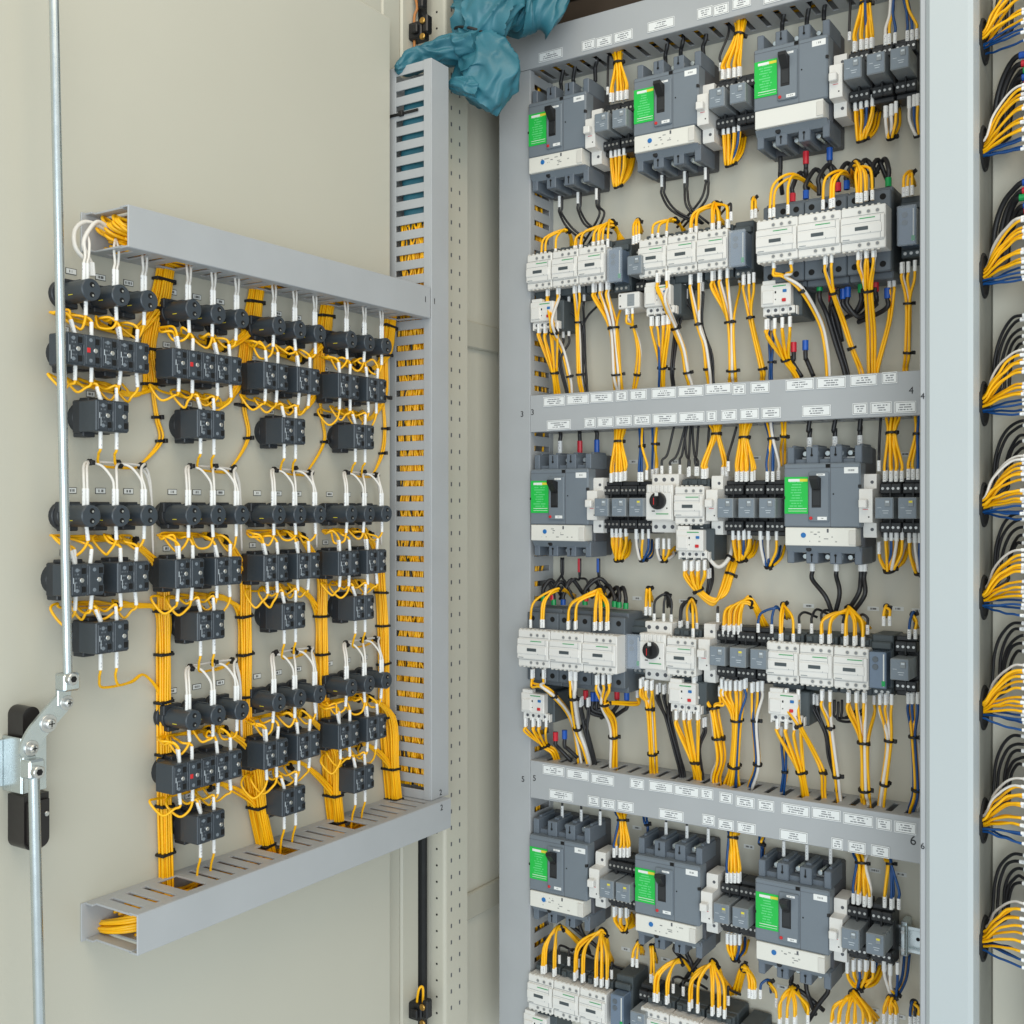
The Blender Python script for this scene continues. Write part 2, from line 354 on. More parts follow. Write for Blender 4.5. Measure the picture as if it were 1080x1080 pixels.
# end face of the tall door duct is a solid top
# ------------------------------------------------------------------ printed labels and numbers
def text_part(root, s, size, loc, rot=(math.pi / 2, 0, 0), name='number_mark'):
    cu = bpy.data.curves.new('t', 'FONT'); cu.body = s; cu.size = size; cu.align_x = 'CENTER'; cu.align_y = 'CENTER'; cu.extrude = 0.0002
    ob = bpy.data.objects.new('t', cu); COL.objects.link(ob); dg = bpy.context.evaluated_depsgraph_get(); dg.update()
    me = bpy.data.meshes.new_from_object(ob.evaluated_get(dg)); bpy.data.objects.remove(ob)
    me.materials.clear(); me.materials.append(MATS['black'])
    o = bpy.data.objects.new(name, me); COL.objects.link(o); o.parent = root; o.location = loc; o.rotation_euler = rot; return o
def duct_labels(root, items, h=0.0155):
    for (px, py, wpx) in items:
        a = P(px - wpx / 2, py, 0.0755); b_ = P(px + wpx / 2, py, 0.0755); c = P(px, py, 0.0755); wd = b_.x - a.x
        key = ('lab', round(wd / 0.004)); wq = round(wd / 0.004) * 0.004
        o = part(root, 'printed_label', key, ['label_print', 'label_white'], lambda b: b.box(-wq / 2, wq / 2, 0, 0.0006, -h / 2, h / 2, 0.0001))
        r = root.location; o.location = (c.x - r.x, -0.0755, c.z - r.z); o.rotation_euler = (0, random.uniform(-.012, .012), 0)
        part(o, 'label_border', ('labb', key), 'black', lambda b: [b.box(-wq / 2 + .001, wq / 2 - .001, .0005, .0008, s * (h / 2 - .0014) - .0002, s * (h / 2 - .0014) + .0002, 0) for s in (-1, 1)] + [b.box(s * (wq / 2 - .0012) - .0002, s * (wq / 2 - .0012) + .0002, .0005, .0008, -h / 2 + .0014, h / 2 - .0014, 0) for s in (-1, 1)])
Z = lambda ox, oy, sc, L: [(ox + x / sc, oy + y / sc, w_ / sc) for x, y, w_ in L]
duct_labels(d_top, Z(540, 0, 4.5, [(183, 262, 112), (363, 213, 60), (437, 197, 72), (528, 172, 92), (707, 117, 130), (915, 60, 78), (992, 44, 70)]) + Z(760, 0, 4.5, [(100, 12, 86), (262, -18, 120), (372, -45, 80), (470, -70, 100)]))
duct_labels(d_mid, Z(540, 200, 4.5, [(200, 1005, 102), (312, 996, 104), (425, 987, 108), (520, 980, 54), (600, 974, 78), (720, 966, 115), (848, 957, 115), (980, 945, 118)]) + Z(760, 160, 3.858, [(75, 967, 55), (160, 960, 75), (322, 948, 116), (450, 940, 116), (582, 930, 116), (688, 920, 68)]))
duct_labels(d_mid, Z(540, 420, 4.5, [(222, 127, 115), (370, 117, 50), (443, 113, 80), (530, 107, 80), (617, 103, 75), (725, 97, 115), (853, 90, 115), (948, 85, 54), (1030, 80, 80)]) + Z(760, 420, 4.5, [(137, 75, 85), (240, 70, 95), (455, 60, 140), (662, 50, 65), (762, 45, 95), (877, 42, 100)]))
duct_labels(d_low, Z(530, 600, 4.5, [(242, 957, 105), (357, 977, 110), (475, 1000, 110), (638, 1020, 65), (753, 1035, 110), (875, 1055, 115), (970, 1068, 56)]) + Z(760, 800, 3.858, [(22, 160, 56), (100, 178, 74), (185, 192, 70), (305, 210, 118), (430, 227, 116), (560, 250, 116), (665, 268, 65), (752, 282, 85)]))
duct_labels(d_low, Z(540, 800, 3.858, [(200, 150, 95), (332, 173, 42), (392, 185, 60), (462, 195, 65), (648, 230, 105), (800, 250, 50)]) + Z(760, 800, 3.858, [(22, 270, 60), (105, 283, 75), (297, 316, 112), (475, 347, 50), (555, 362, 75), (650, 378, 80)]))
def num(root, s, px, py, size=0.013, rot=0.0):
    c = P(px, py, 0.0755); r = root.location; text_part(root, s, size, (c.x - r.x, -0.0752, c.z - r.z), (math.pi / 2, rot, 0))
num(d_left, '3', 550.5, 437); num(d_mid, '3', 561.5, 435); num(d_mid, '4', 961, 412); num(d_left, '5', 551.5, 822); num(d_low, '5', 563.5, 821); num(d_low, '6', 963, 887, 0.017); num(d_top, '1', 538, 68, 0.009)
def numd(root, s, px, py, size, dp=0.0855):
    c = Q(px, py, dp); r = root.location; text_part(root, s, size, (c.y - r.y, -dp + 0.0003, c.z - r.z))
numd(g_top, '1', 449, 316, 0.012); numd(g_ver, '1', 458.5, 318, 0.012); numd(g_ver, '2', 465, 836, 0.012); numd(g_bot, '2', 466, 852, 0.012, 0.1005)
# steel mounting rails behind the device rows
for zc, who in ((1.89, 'top row of breakers'), (1.667, 'second row of contactors'), (1.301, 'third row of devices'), (1.084, 'fourth row of contactors'), (0.712, 'fifth row of breakers'), (0.52, 'bottom row of contactors')):
    t = thing('mounting_rail', 'zinc mounting rail behind the ' + who, 'rail', (-0.93, YB - (0.0 if zc in (1.667, 0.52) else 0.020), zc), 0, 'mounting rails on the plate')
    part(t, 'rail_web', 'railweb', 'zinc', lambda b: b.box(0, 0.60, 0.0005, 0.0015, -0.0125, 0.0125, 0.0003))
    for s in (-1, 1):
        part(t, 'rail_flange', ('railf', s), 'zinc', lambda b: [b.box(0, 0.60, 0.0015, 0.0075, s * 0.013 - .0006, s * 0.013 + .0006, 0.0003), b.box(0, 0.60, 0.0068, 0.008, s * 0.0155 - .0022, s * 0.0155 + .0022, 0.0003)])
    for k in range(12):
        part(t, 'rail_hole', 'railh', 'hole', lambda b: b.cyl((0, 0, 0), 'o', 0.0026, 0.0003, 10), loc=(0.025 + k * 0.05, 0.0016, 0))
# ================================================================== devices on the mounting plate
def breaker(label, xc, zc, strip='cream_print', dial=True):
    t = thing('circuit_breaker', label, 'circuit breaker', (xc, YB, zc), 0, 'moulded case circuit breakers')
    part(t, 'body', 'br_body', 'breaker_dark', lambda b: (b.box(-.0520, .0520, 0.001, .060, -.0585, .0585, .002), b.box(-.0518, .0518, 0.001, .022, -.0800, .0800, .002)))
    part(t, 'front_cover', 'br_cover', 'breaker_grey', lambda b: (b.box(-.0530, .0530, .058, .084, -.0305, .0575, .002), b.prism([(.058, -.0560), (.080, -.0560), (.072, -.0660), (.058, -.0660)], -.0520, .0500)))
    tp = part(t, 'handle_panel', 'br_hp', 'breaker_grey', lambda b: b.box(-.0170, .0110, .0835, .0872, -.0225, .0455, .0012))
    part(tp, 'handle_slot', 'br_slot', 'black', lambda b: b.box(-.0125, .0005, .0865, .0876, -.0035, .0375, .0003))
    part(tp, 'toggle_handle', 'br_tog', 'black', lambda b: b.prism([(.0870, .0375), (.1010, .0400), (.1020, .0350), (.0920, .0240), (.0870, .0200)], -.0115, -.0005))
    part(tp, 'handle_lens', 'br_lens', 'socket_black', lambda b: b.box(-.0112, -.0008, .0872, .0882, .0000, .0190, .0004))
    gp = part(t, 'green_plate', 'br_green', 'green_print', lambda b: b.box(-.0515, -.0185, .0838, .0850, -.0120, .0390, .0003))
    part(gp, 'plate_header', 'br_head', 'label_white', lambda b: b.box(-.0460, -.0300, .0849, .0853, .0325, .0362, 0))
    part(gp, 'plate_header', 'br_head2', 'label_yellow', lambda b: b.box(-.0298, -.0190, .0849, .0853, .0325, .0362, 0))
    part(gp, 'plate_rule', 'br_rule', 'label_white', lambda b: (b.box(-.0460, -.0200, .0849, .0852, -.0052, -.0045, 0), b.box(-.0460, -.0200, .0849, .0852, -.0085, -.0080, 0)))
    part(t, 'cover_seam', 'br_seam', 'breaker_dark', lambda b: (b.box(.0124, .0129, .0838, .0843, -.0300, .0570, 0), b.box(-.0525, .0525, .0838, .0843, .0508, .0512, 0)))
    part(t, 'catch', 'br_catch', 'black', lambda b: (b.box(-.0530, -.0505, .083, .0858, .0085, .0125, .0005), b.box(.0500, .0535, .080, .0855, .0230, .0275, .0005)))
    part(t, 'test_screw', 'br_ts', 'hole', lambda b: b.cyl((.0165, .0836, .0150), 'o', .0011, .0008, 8))
    part(t, 'trip_button', 'br_trip', 'red', lambda b: b.cyl((-.0135, .0868, -.0180), 'o', .0024, .0018, 10, c=.0005))
    part(t, 'sticker', 'br_st', 'small_print', lambda b: b.box(-.0045, .0085, .0868, .0876, -.0205, -.0160, .0002))
    part(t, 'sticker', 'br_st2', 'small_print', lambda b: b.box(-.0095, .0095, 0, .0006, -.0042, .0042, .0002), loc=(.0405, .0838, .0470))
    part(t, 'sticker', 'br_st3', 'small_print', lambda b: b.box(-.0060, .0060, .0868, .0875, .0400, .0430, .0002))
    st = part(t, 'setting_strip', ('br_strip', strip), strip, lambda b: b.box(-.0505, .0470, 0, .028, -.0125, .0125, .0008), loc=(0, .0575, -.0435))
    part(st, 'strip_end', 'br_se', 'white_plastic_b', lambda b: b.box(.0380, .0475, .0275, .0295, -.0105, .0095, .0006))
    if dial:
        part(st, 'setting_dial', 'br_dial', 'blue_dial', lambda b: b.cyl((-.0245, .0275, .0020), 'o', .0036, .0018, 14, c=.0005))
        part(st, 'setting_mark', 'br_mark', 'breaker_dark', lambda b: (b.box(.0080, .0105, .0278, .0284, .0060, .0110, 0), b.box(-.0100, -.0060, .0278, .0283, .0030, .0040, 0), b.box(.0040, .0100, .0278, .0283, -.0030, -.0022, 0)))
    for s, nm in ((1, 'upper_terminal_cover'), (-1, 'lower_terminal_cover')):
        def tb(b):
            zl, zh = (.0570, .0810) if s > 0 else (-.0810, -.0570)
            for xx, ww in ((-.0470, .0050), (-.0165, .0085), (.0165, .0085), (.0470, .0050)):
                b.box(xx - ww, xx + ww, .020, .0735, zl, zh, .0012)
                b.box(xx - ww * .45, xx + ww * .45, .018, .0600, zl, zh + (.003 if s > 0 else 0), .0008)
            b.box(-.0515, .0515, .030, .0660, *((.0560, .0640) if s > 0 else (-.0640, -.0560)), .001)
        tc = part(t, nm, ('br_tc', s), 'breaker_terminal', tb)
        for xx in (-.0165, .0165):
            part(tc, 'keyhole', ('br_kh', s), 'hole', lambda b: (b.cyl((0, 0, s * .0690), 'o', .0018, .0004, 8), b.box(-.0006, .0006, 0, .0003, min(s * .069, s * .079), max(s * .069, s * .079), 0)), loc=(xx, .0745, 0))
        for xx in (-.0315, 0, .0315):
            part(tc, 'terminal_lug', ('br_cav', s), 'steel_screw', lambda b: b.box(-.0068, .0068, .0225, .0500, min(s * .0645, s * .0675), max(s * .0645, s * .0675), .0005), loc=(xx, 0, 0))
            part(tc, 'terminal_screw', ('br_scr', s), 'zinc', lambda b: (b.cyl((0, .0490, s * .0720), 'o', .0040, .0075, 12, c=.0008), b.cyl((0, .0225, s * .0720), 'o', .0030, .028, 10)), loc=(xx, 0, 0))
    part(t, 'pivot_screw', 'br_piv', 'black', lambda b: b.cyl((-.0200, .0700, -.0605), 'o', .0040, .0075, 10, c=.0008))
    part(t, 'cover_notch', 'br_notch', 'hole', lambda b: b.prism([(.0838, .0560), (.0846, .0560), (.0846, .0520), (.0838, .0500)], .0060, .0120))
    return t
def mcb(label, xc, zc):
    xc *= .9867; zc = 1.3 + (zc - 1.3) * .9867      # the rail stands 20 mm off the plate
    t = thing('single_pole_breaker', label, 'circuit breaker', (xc, YB - .020, zc), 0, 'narrow white single-pole breakers')
    part(t, 'body', 'mcb_b', 'white_plastic', lambda b: b.prism([(.006, -.0430), (.046, -.0430), (.0475, -.0400), (.0475, -.0235), (.0670, -.0225), (.0680, -.0200), (.0680, .0200), (.0670, .0225), (.0475, .0235), (.0475, .0400), (.046, .0430), (.006, .0430)], -.0088, .0088))
    part(t, 'toggle', 'mcb_t', 'white_plastic', lambda b: b.box(-.0070, .0040, .0675, .0790, -.0030, .0085, .0012))
    part(t, 'mark', 'mcb_m', 'cap_red', lambda b: b.box(-.0040, .0030, .0678, .0684, -.0052, -.0045, 0))
    for z_ in (.0320, -.0320):
        part(t, 'terminal_screw', 'mcb_s', 'breaker_dark', lambda b: b.cyl((0, 0, 0), 'o', .0023, .0006, 10), loc=(.0030, .0473, z_))
    part(t, 'indicator', 'mcb_i', 'hole', lambda b: b.cyl((.0040, .0678, -.0150), 'o', .0011, .0004, 8))
    return t
def relay(label, xc, zc, led='label_yellow'):
    xc *= .9867; zc = 1.3 + (zc - 1.3) * .9867
    t = thing('plug_in_relay', label, 'relay', (xc, YB - .020, zc), 0, 'grey plug-in relays on black sockets')
    so = part(t, 'socket', 'rl_so', 'socket_black', lambda b: (b.box(-.0142, .0142, .006, .030, -.0400, .0400, .001), b.box(-.0140, .0140, .028, .044, .0190, .0330, .0012), b.box(-.0140, .0140, .028, .044, -.0330, -.0190, .0012), b.box(-.0140, .0140, .028, .036, .0330, .0400, .0012), b.box(-.0140, .0140, .028, .036, -.0400, -.0330, .0012), b.box(-.0012, .0012, .036, .0455, -.0330, .0330, .0004)))
    for s in (1, -1):
        for k in range(4):
            part(so, 'terminal_screw', 'rl_s', 'steel_screw', lambda b: b.cyl((0, 0, 0), 'o', .0019, .0008, 8), loc=(-.0102 + .0068 * k, .0438, s * .0262))
    c = part(t, 'relay_case', 'rl_c', 'relay_grey', lambda b: b.box(-.0120, .0120, .030, .0765, -.0140, .0140, .0010))
    part(c, 'relay_front', 'rl_f', 'relay_front', lambda b: b.box(-.0110, .0110, .0762, .0770, -.0130, .0130, .0006))
    part(c, 'test_flag', 'rl_t', 'relay_grey', lambda b: b.box(.0010, .0080, .0765, .0782, .0020, .0105, .0006))
    part(c, 'indicator_lamp', ('rl_l', led), led, lambda b: b.box(.0022, .0068, .0778, .0786, .0068, .0095, .0002))
    part(c, 'printed_mark', 'rl_m', 'relay_mark', lambda b: (b.box(-.0020, .0060, .0768, .0773, -.0040, -.0032, 0), b.box(-.0010, .0050, .0768, .0773, -.0070, -.0062, 0), b.box(-.0085, -.0035, .0768, .0773, .0000, .0006, 0)))
    return t
def contactor(label, xc, zc, wd=.0470, grp='small white contactors'):
    t = thing('contactor', label, 'contactor', (xc, YB, zc), 0, grp); h = wd / 2 - .0004
    part(t, 'base', 'ct_base', 'contactor_base', lambda b: (b.box(-h, h, .006, .050, -.0400, .0400, .0012), b.box(-h + .001, h - .001, .045, .062, -.0385, .0385, .0012), b.box(-h + .004, -h + .012, .058, .068, .0300, .0375, .001), b.box(-.004, .004, .058, .068, .0300, .0375, .001), b.box(h - .012, h - .004, .058, .068, .0300, .0375, .001)))
    ctop(t, h, .060, .085, 'ct')
    return t
def ctop(t, h, o0, o1, k, zh=.0276):
    part(t, 'front_housing', k + '_house', 'white_plastic', lambda b: (b.box(-h, h, o0, o1, -zh, zh, .0012), b.box(-h - .0000, h - .0008, o1 - .004, o1 + .0035, -.0165, .0150, .0010), b.box(-h + .0005, h - .004, o1 - .002, o1 + .0050, -.0085, .0040, .0008)))
    part(t, 'housing_seam', k + '_seam', 'screw_grey', lambda b: [b.box(-h + .001, h - .002, o1 - .0002, o1 + .0003, z_ - .00025, z_ + .00025, 0) for z_ in (.0168, -.0180)] + [b.box(h - .0062, h - .0057, o1 + .0033, o1 + .0037, -.0160, .0145, 0), b.box(-h + .002, h - .006, o1 + .0033, o1 + .0037, .0062, .0066, 0)])
    part(t, 'housing_teeth', k + '_teeth', 'white_plastic_b', lambda b: [b.box(-h + .0015 + q * .0075, -h + .0050 + q * .0075, o1 - .006, o1 - .0005, *((zh - .0005, zh + .0016) if s_ > 0 else (-zh - .0016, -zh + .0005)), .0003) for q in range(int(2 * h / .0075)) for s_ in (1, -1)])
    part(t, 'indicator_slot', k + '_slot', ['contactor_base'], lambda b: b.box(-.0095, .0075, o1 + .0044, o1 + .0056, -.0040, .0008, .0003))
    part(t, 'green_mark', k + '_gm', 'cap_green', lambda b: b.box(-.0040, .0160, o1 + .0030, o1 + .0040, .0112, .0123, 0))
    part(t, 'printed_mark', k + '_pm', 'relay_grey', lambda b: (b.box(-h + .003, -h + .012, o1 + .0030, o1 + .0040, -.0148, -.0139, 0), b.cyl((.0105, o1 + .0045, -.0075), 'o', .0006, .0008, 6)))
    for z_ in (.0210, -.0222):
        for q in range(3):
            sc = part(t, 'terminal_screw', k + '_sr', 'white_plastic_b', lambda b: b.cyl((0, 0, 0), 'o', .0032, .0006, 12), loc=((q - .75) * .0115 + .004, o1 - .0002, z_))
            part(sc, 'screw_head', k + '_sh', 'screw_grey', lambda b: b.cyl((0, .0005, 0), 'o', .0022, .0005, 10))
def big_contactor(label, xc, zc, wd=.0585):
    t = thing('contactor', label, 'contactor', (xc, YB, zc), 0, 'large contactors with grey bodies'); h = wd / 2 - .0004
    bd = part(t, 'base', 'bc_base', 'contactor_grey', lambda b: (b.box(-h, h, .006, .092, -.0540, .0540, .0015), b.box(-h, h, .03, .080, -.0620, .0600, .0015)))
    for s in (1, -1):
        for q in range(3):
            part(bd, 'cable_entry', 'bc_hole', 'hole', lambda b: b.cyl((0, 0, 0), 'o', .0042, .0006, 12), loc=((q - 1) * .0185, .0918, s * .0445))
    ctop(t, h, .085, .118, 'bc', .0285)
    return t
def overload(label, xc, zc, deep=.085, grp='white overload relays'):
    t = thing('overload_relay', label, 'overload relay', (xc, YB, zc), 0, grp); h = .0215
    part(t, 'body', ('ol_b', deep), 'contactor_base', lambda b: (b.box(-h + .004, h + .012, .022, deep - .012, -.0260, .0210, .0015), b.box(-h + .006, h - .002, .025, deep - .02, .0190, .0300, .0012)))
    part(t, 'front_cover', ('ol_f', deep), 'white_plastic', lambda b: (b.box(-h, h, deep - .020, deep, -.0120, .0190, .0012), b.box(-h + .003, -h + .019, deep - .001, deep + .0025, -.0085, .0100, .0008), b.box(-h + .002, -.001, deep - .012, deep - .001, .0185, .0245, .0008)))
    te = part(t, 'terminal_row', ('ol_t', deep), 'white_plastic', lambda b: [b.box(-h + .002, h + .004, deep - .020, deep - .006, -.0225, -.0118, .001)] + [b.box(-h + .002 + q * .0118, -h + .0038 + q * .0118, deep - .018, deep - .0045, -.0248, -.0130, .0004) for q in range(5)])
    for q in range(4):
        part(te, 'terminal_screw', ('ol_s', deep), 'breaker_dark', lambda b: b.cyl((0, 0, 0), 'o', .0025, .0006, 10), loc=(-h + .0092 + q * .0105, deep - .0062, -.0170))
    part(t, 'green_mark', ('ol_g', deep), 'cap_green', lambda b: b.box(-.0035, .0150, deep - .0004, deep + .0006, .0148, .0160, 0))
    part(t, 'reset_button', ('ol_r', deep), 'blue_dial', lambda b: b.box(.0105, .0160, deep - .0005, deep + .0015, .0060, .0100, .0006))
    part(t, 'stop_button', ('ol_st', deep), 'red', lambda b: b.box(.0095, .0150, deep - .0005, deep + .0020, -.0070, -.0025, .0006))
    part(t, 'test_slot', ('ol_ts', deep), 'hole', lambda b: (b.box(-.0010, .0010, deep - .0003, deep + .0004, .0055, .0085, 0), b.cyl((.0000, deep - .0003, -.0030), 'o', .0009, .0006, 6)))
    return t
def starter(label, xc, zc):
    t = thing('motor_starter', label, 'motor starter', (xc, YB, zc), 0, 'rotary motor starters'); h = .0222
    part(t, 'body', 'ms_b', 'white_plastic', lambda b: (b.box(-h, h, .006, .066, -.0440, .0440, .0015), b.box(-h, h - .001, .060, .085, -.0260, .0280, .0015), b.box(-h + .001, h - .002, .084, .088, -.0250, .0160, .0012)) and [b.box(-h + .003 + q * .0068, -h + .0062 + q * .0068, .0845, .0875, .0165, .0270, .0005) for q in range(6)])
    for s in (1, -1):
        for q in range(3):
            part(t, 'terminal_screw', 'ms_s', 'breaker_dark', lambda b: b.cyl((0, 0, 0), 'o', .0031, .0006, 12), loc=((q - 1) * .0135 - .001, .0658, s * .0355))
    kn = part(t, 'rotary_knob', 'ms_k', 'black', lambda b: (b.cyl((0, .0875, .0035), 'o', .0128, .0065, 24, c=.0012), b.prism([(.0930, .0110), (.1050, .0100), (.1050, -.0030), (.0930, -.0040)], -.0030, .0030)))
    part(kn, 'pointer', 'ms_p', 'label_white', lambda b: b.prism([(.0940, .0160), (.0956, .0160), (.0956, .0095), (.0940, .0090)], -.0028, .0022))
    part(kn, 'pointer_slot', 'ms_pr', 'red', lambda b: b.box(-.0004, .0006, .1048, .1054, -.0020, .0080, 0))
    part(t, 'green_mark', 'ms_g', 'cap_green', lambda b: b.box(-.0040, .0160, .0875, .0886, -.0165, -.0152, 0))
    part(t, 'test_slot', 'ms_t', 'hole', lambda b: (b.box(-.0110, -.0060, .0875, .0883, -.0125, -.0110, 0), b.cyl((.0135, .0876, -.0075), 'o', .0012, .0006, 8)))
    return t
def module(label, xc, zc, clear=True):
    t = thing('control_module', label, 'relay', (xc, YB, zc), 0, 'narrow control modules'); h = .0112
    part(t, 'base', 'md_b', 'contactor_base', lambda b: (b.box(-h - .003, h + .003, .006, .060, -.0400, .0420, .0015), b.box(-h - .002, h + .002, .030, .068, .0230, .0330, .0015), b.box(-h - .002, h + .002, .030, .064, -.0400, -.0290, .0015)))
    part(t, 'front_housing', 'md_f', 'module_blue', lambda b: b.box(-h, h, .058, .086, -.0270, .0215, .0012))
    for q in range(3):
        part(t, 'terminal_screw', 'md_s', 'steel_screw', lambda b: b.cyl((0, 0, 0), 'o', .0022, .0006, 10), loc=((q - 1) * .0078, .0638, -.0345))
    if clear:
        part(t, 'clear_cover', 'md_c', 'clear_cover', lambda b: (b.box(-h - .0012, h + .0012, .084, .0900, -.0290, .0235, .0012)))
    part(t, 'side_stripe', 'md_st', 'cream', lambda b: b.box(h - .0040, h - .0026, .0858, .0864, -.0240, .0190, 0))
    part(t, 'green_mark', 'md_g', 'cap_green', lambda b: b.box(h - .0058, h - .0012, .0858, .0870, -.0235, -.0165, .0003))
    part(t, 'dial', 'md_d', 'contactor_grey', lambda b: (b.cyl((-.003, .0858, .0115), 'o', .0040, .0012, 14, c=.0004), b.cyl((-.003, .0858, .0015), 'o', .0040, .0012, 14, c=.0004)))
    return t
X0 = (-0.890, -0.702, -0.512); side = ('left', 'middle', 'right')
ZR = dict(r1=1.890, r2=1.667, r3=1.303, r4=1.081, r5=0.718, r6=0.520)
for c in range(3):
    breaker('grey breaker with green plate, %s of three in the top row' % side[c], X0[c], ZR['r1'], 'cream' if c == 2 else 'cream_print', c != 2)
    breaker('grey breaker with green plate, %s of three below the lower labelled duct' % side[c], X0[c] + .002, ZR['r5'])
breaker('grey breaker with green plate at the left end of the middle row', -0.886, ZR['r3'])
breaker('grey breaker with green plate in the middle row near the right post', -0.468, ZR['r3'])
for c in range(3):
    mcb('narrow white breaker beside the %s grey breaker of the top row' % side[c], (-.838, -.649, -.453)[c], 1.886)
    mcb('narrow white breaker beside the %s breaker of the row below the lower duct' % side[c], (-.831, -.643, -.453)[c], 0.712)
mcb('narrow white breaker right of the leftmost middle-row breaker', -0.8350, 1.303); mcb('narrow white breaker right of the middle-row motor starter and contactor', -0.635, 1.303)
mcb('narrow white breaker right of the breaker by the right post', -0.4125, 1.302); mcb('narrow white breaker in the fourth row beside the motor starter contactor', -0.647, 1.083)
def relays(row, xs, zc, what, leds='yyyy'):
    o = ('first', 'second', 'third')
    for k, x in enumerate(xs):
        relay('grey plug-in relay, %s to the right of the %s' % (o[k], what), x, zc, {'y': 'label_yellow', 'g': 'relay_mark', 'n': 'relay_mark'}[leds[k]])
relays(1, (-.814, -.783), 1.896, 'top-row left narrow breaker', 'nn'); relays(1, (-.624, -.592), 1.895, 'top-row middle narrow breaker', 'nn'); relays(1, (-.428, -.397, -.366), 1.895, 'top-row right narrow breaker', 'nnn')
relays(3, (-.814, -.784, -.754), 1.300, 'leftmost middle-row narrow breaker', 'nny'); relays(3, (-.611, -.579, -.548), 1.299, 'central middle-row narrow breaker', 'nnn'); relays(3, (-.386, -.356), 1.299, 'rightmost middle-row narrow breaker', 'ny')
relays(4, (-.623, -.592, -.561), 1.084, 'fourth-row narrow breaker', 'nyn'); relays(5, (-.805, -.777), .711, 'left narrow breaker under the lower duct', 'yy'); relays(5, (-.617, -.588), .711, 'middle narrow breaker under the lower duct', 'yy'); relays(5, (-.431, -.398), .714, 'right narrow breaker under the lower duct', 'ny')
relay('grey plug-in relay at the right end of the fourth row', -.366, 1.085, 'relay_mark'); relay('grey plug-in relay half hidden between second-row contactor groups', -.757, 1.668, 'relay_mark'); relay('grey plug-in relay between bottom-row contactor groups', -.752, .520, 'relay_mark')
def trio(fn, xs, zc, what):
    for k, x in enumerate(xs): fn('%s, %s of its three side by side' % (what, side[k]), x, zc)
trio(contactor, (-.921, -.8735, -.826), 1.676, 'white contactor in the left second-row group')
trio(contactor, (-.722, -.6745, -.627), 1.6735, 'white contactor in the middle second-row group')
trio(big_contactor, (-.519, -.4605, -.402), 1.666, 'large white-fronted contactor in the right second-row group')
trio(big_contactor, (-.911, -.8525, -.794), 1.079, 'large white-fronted contactor at the fourth row left')
contactor('single white contactor beside the middle-row motor starter', -.663, 1.303); contactor('single white contactor beside the fourth-row motor starter', -.676, 1.080)
trio(contactor, (-.5225, -.475, -.4275), 1.083, 'white contactor in the right fourth-row group')
trio(contactor, (-.919, -.8715, -.824), .5245, 'white contactor in the left bottom-row group')
trio(contactor, (-.7195, -.672, -.6245), .520, 'white contactor in the middle bottom-row group')
trio(contactor, (-.520, -.4725, -.425), .490, 'white contactor at the bottom edge right')
overload('white overload relay below the left second-row contactors', -.917, 1.608); overload('white overload relay below the middle second-row contactors', -.715, 1.612); overload('white overload relay below the large second-row contactors', -.529, 1.592, .095)
overload('white overload relay below the middle-row motor starter contactor', -.663, 1.248); overload('white overload relay below the large fourth-row contactors', -.925, .986, .100); overload('white overload relay with red button below the fourth-row motor starter', -.675, 1.022); overload('white overload relay below the right fourth-row contactors', -.522, 1.022)
overload('white overload relay cut by the bottom edge of the picture', -.930, .468)
starter('white motor starter with black knob in the middle row', -.711, 1.306); starter('white motor starter with black knob in the fourth row', -.7225, 1.083)
module('control module right of the left second-row contactors', -.785, 1.672); module('control module right of the middle second-row contactors', -.588, 1.672); module('control module right of the large second-row contactors', -.354, 1.672)
module('control module right of the large fourth-row contactors', -.7535, 1.085); module('blue-grey control module right of the fourth-row right contactors', -.392, 1.086, False); module('control module right of the left bottom-row contactors', -.782, .535, False); module('control module right of the middle bottom-row contactors', -.580, .510, False)
wp = thing('white_timer', 'small white wide unit below the left second-row module', 'timer', (-.760, YB, 1.615), 0)
part(wp, 'case', None, 'white_plastic', lambda b: b.box(-.024, .012, .03, .078, -.012, .012, .0012)); part(wp, 'window', None, 'relay_grey', lambda b: b.box(-.008, .004, .0775, .0786, -.009, .009, .0005))
for k, (sx_, sz_) in enumerate(((-.020, .008), (-.020, -.008))): part(wp, 'fixing_screw', 'wps', 'hole', lambda b: b.cyl((0, 0, 0), 'o', .0014, .0005, 8), loc=(sx_, .0779, sz_))
# end clamp on the fifth-row rail
ec = thing('end_clamp', 'steel end clamp on the bare rail end near the right post', 'clamp', (-.371, YB, .712)); part(ec, 'clamp_body', None, 'zinc', lambda b: (b.box(-.0045, .0045, .006, .030, -.024, .024, .001), b.box(-.0030, .0030, .028, .038, -.020, .020, .001)))
for s in (-1, 1): part(ec, 'clamp_screw', 'ecs', 'steel_screw', lambda b: b.cyl((0, 0, 0), 'o', .0026, .002, 8), loc=(0, .037, s * .012))
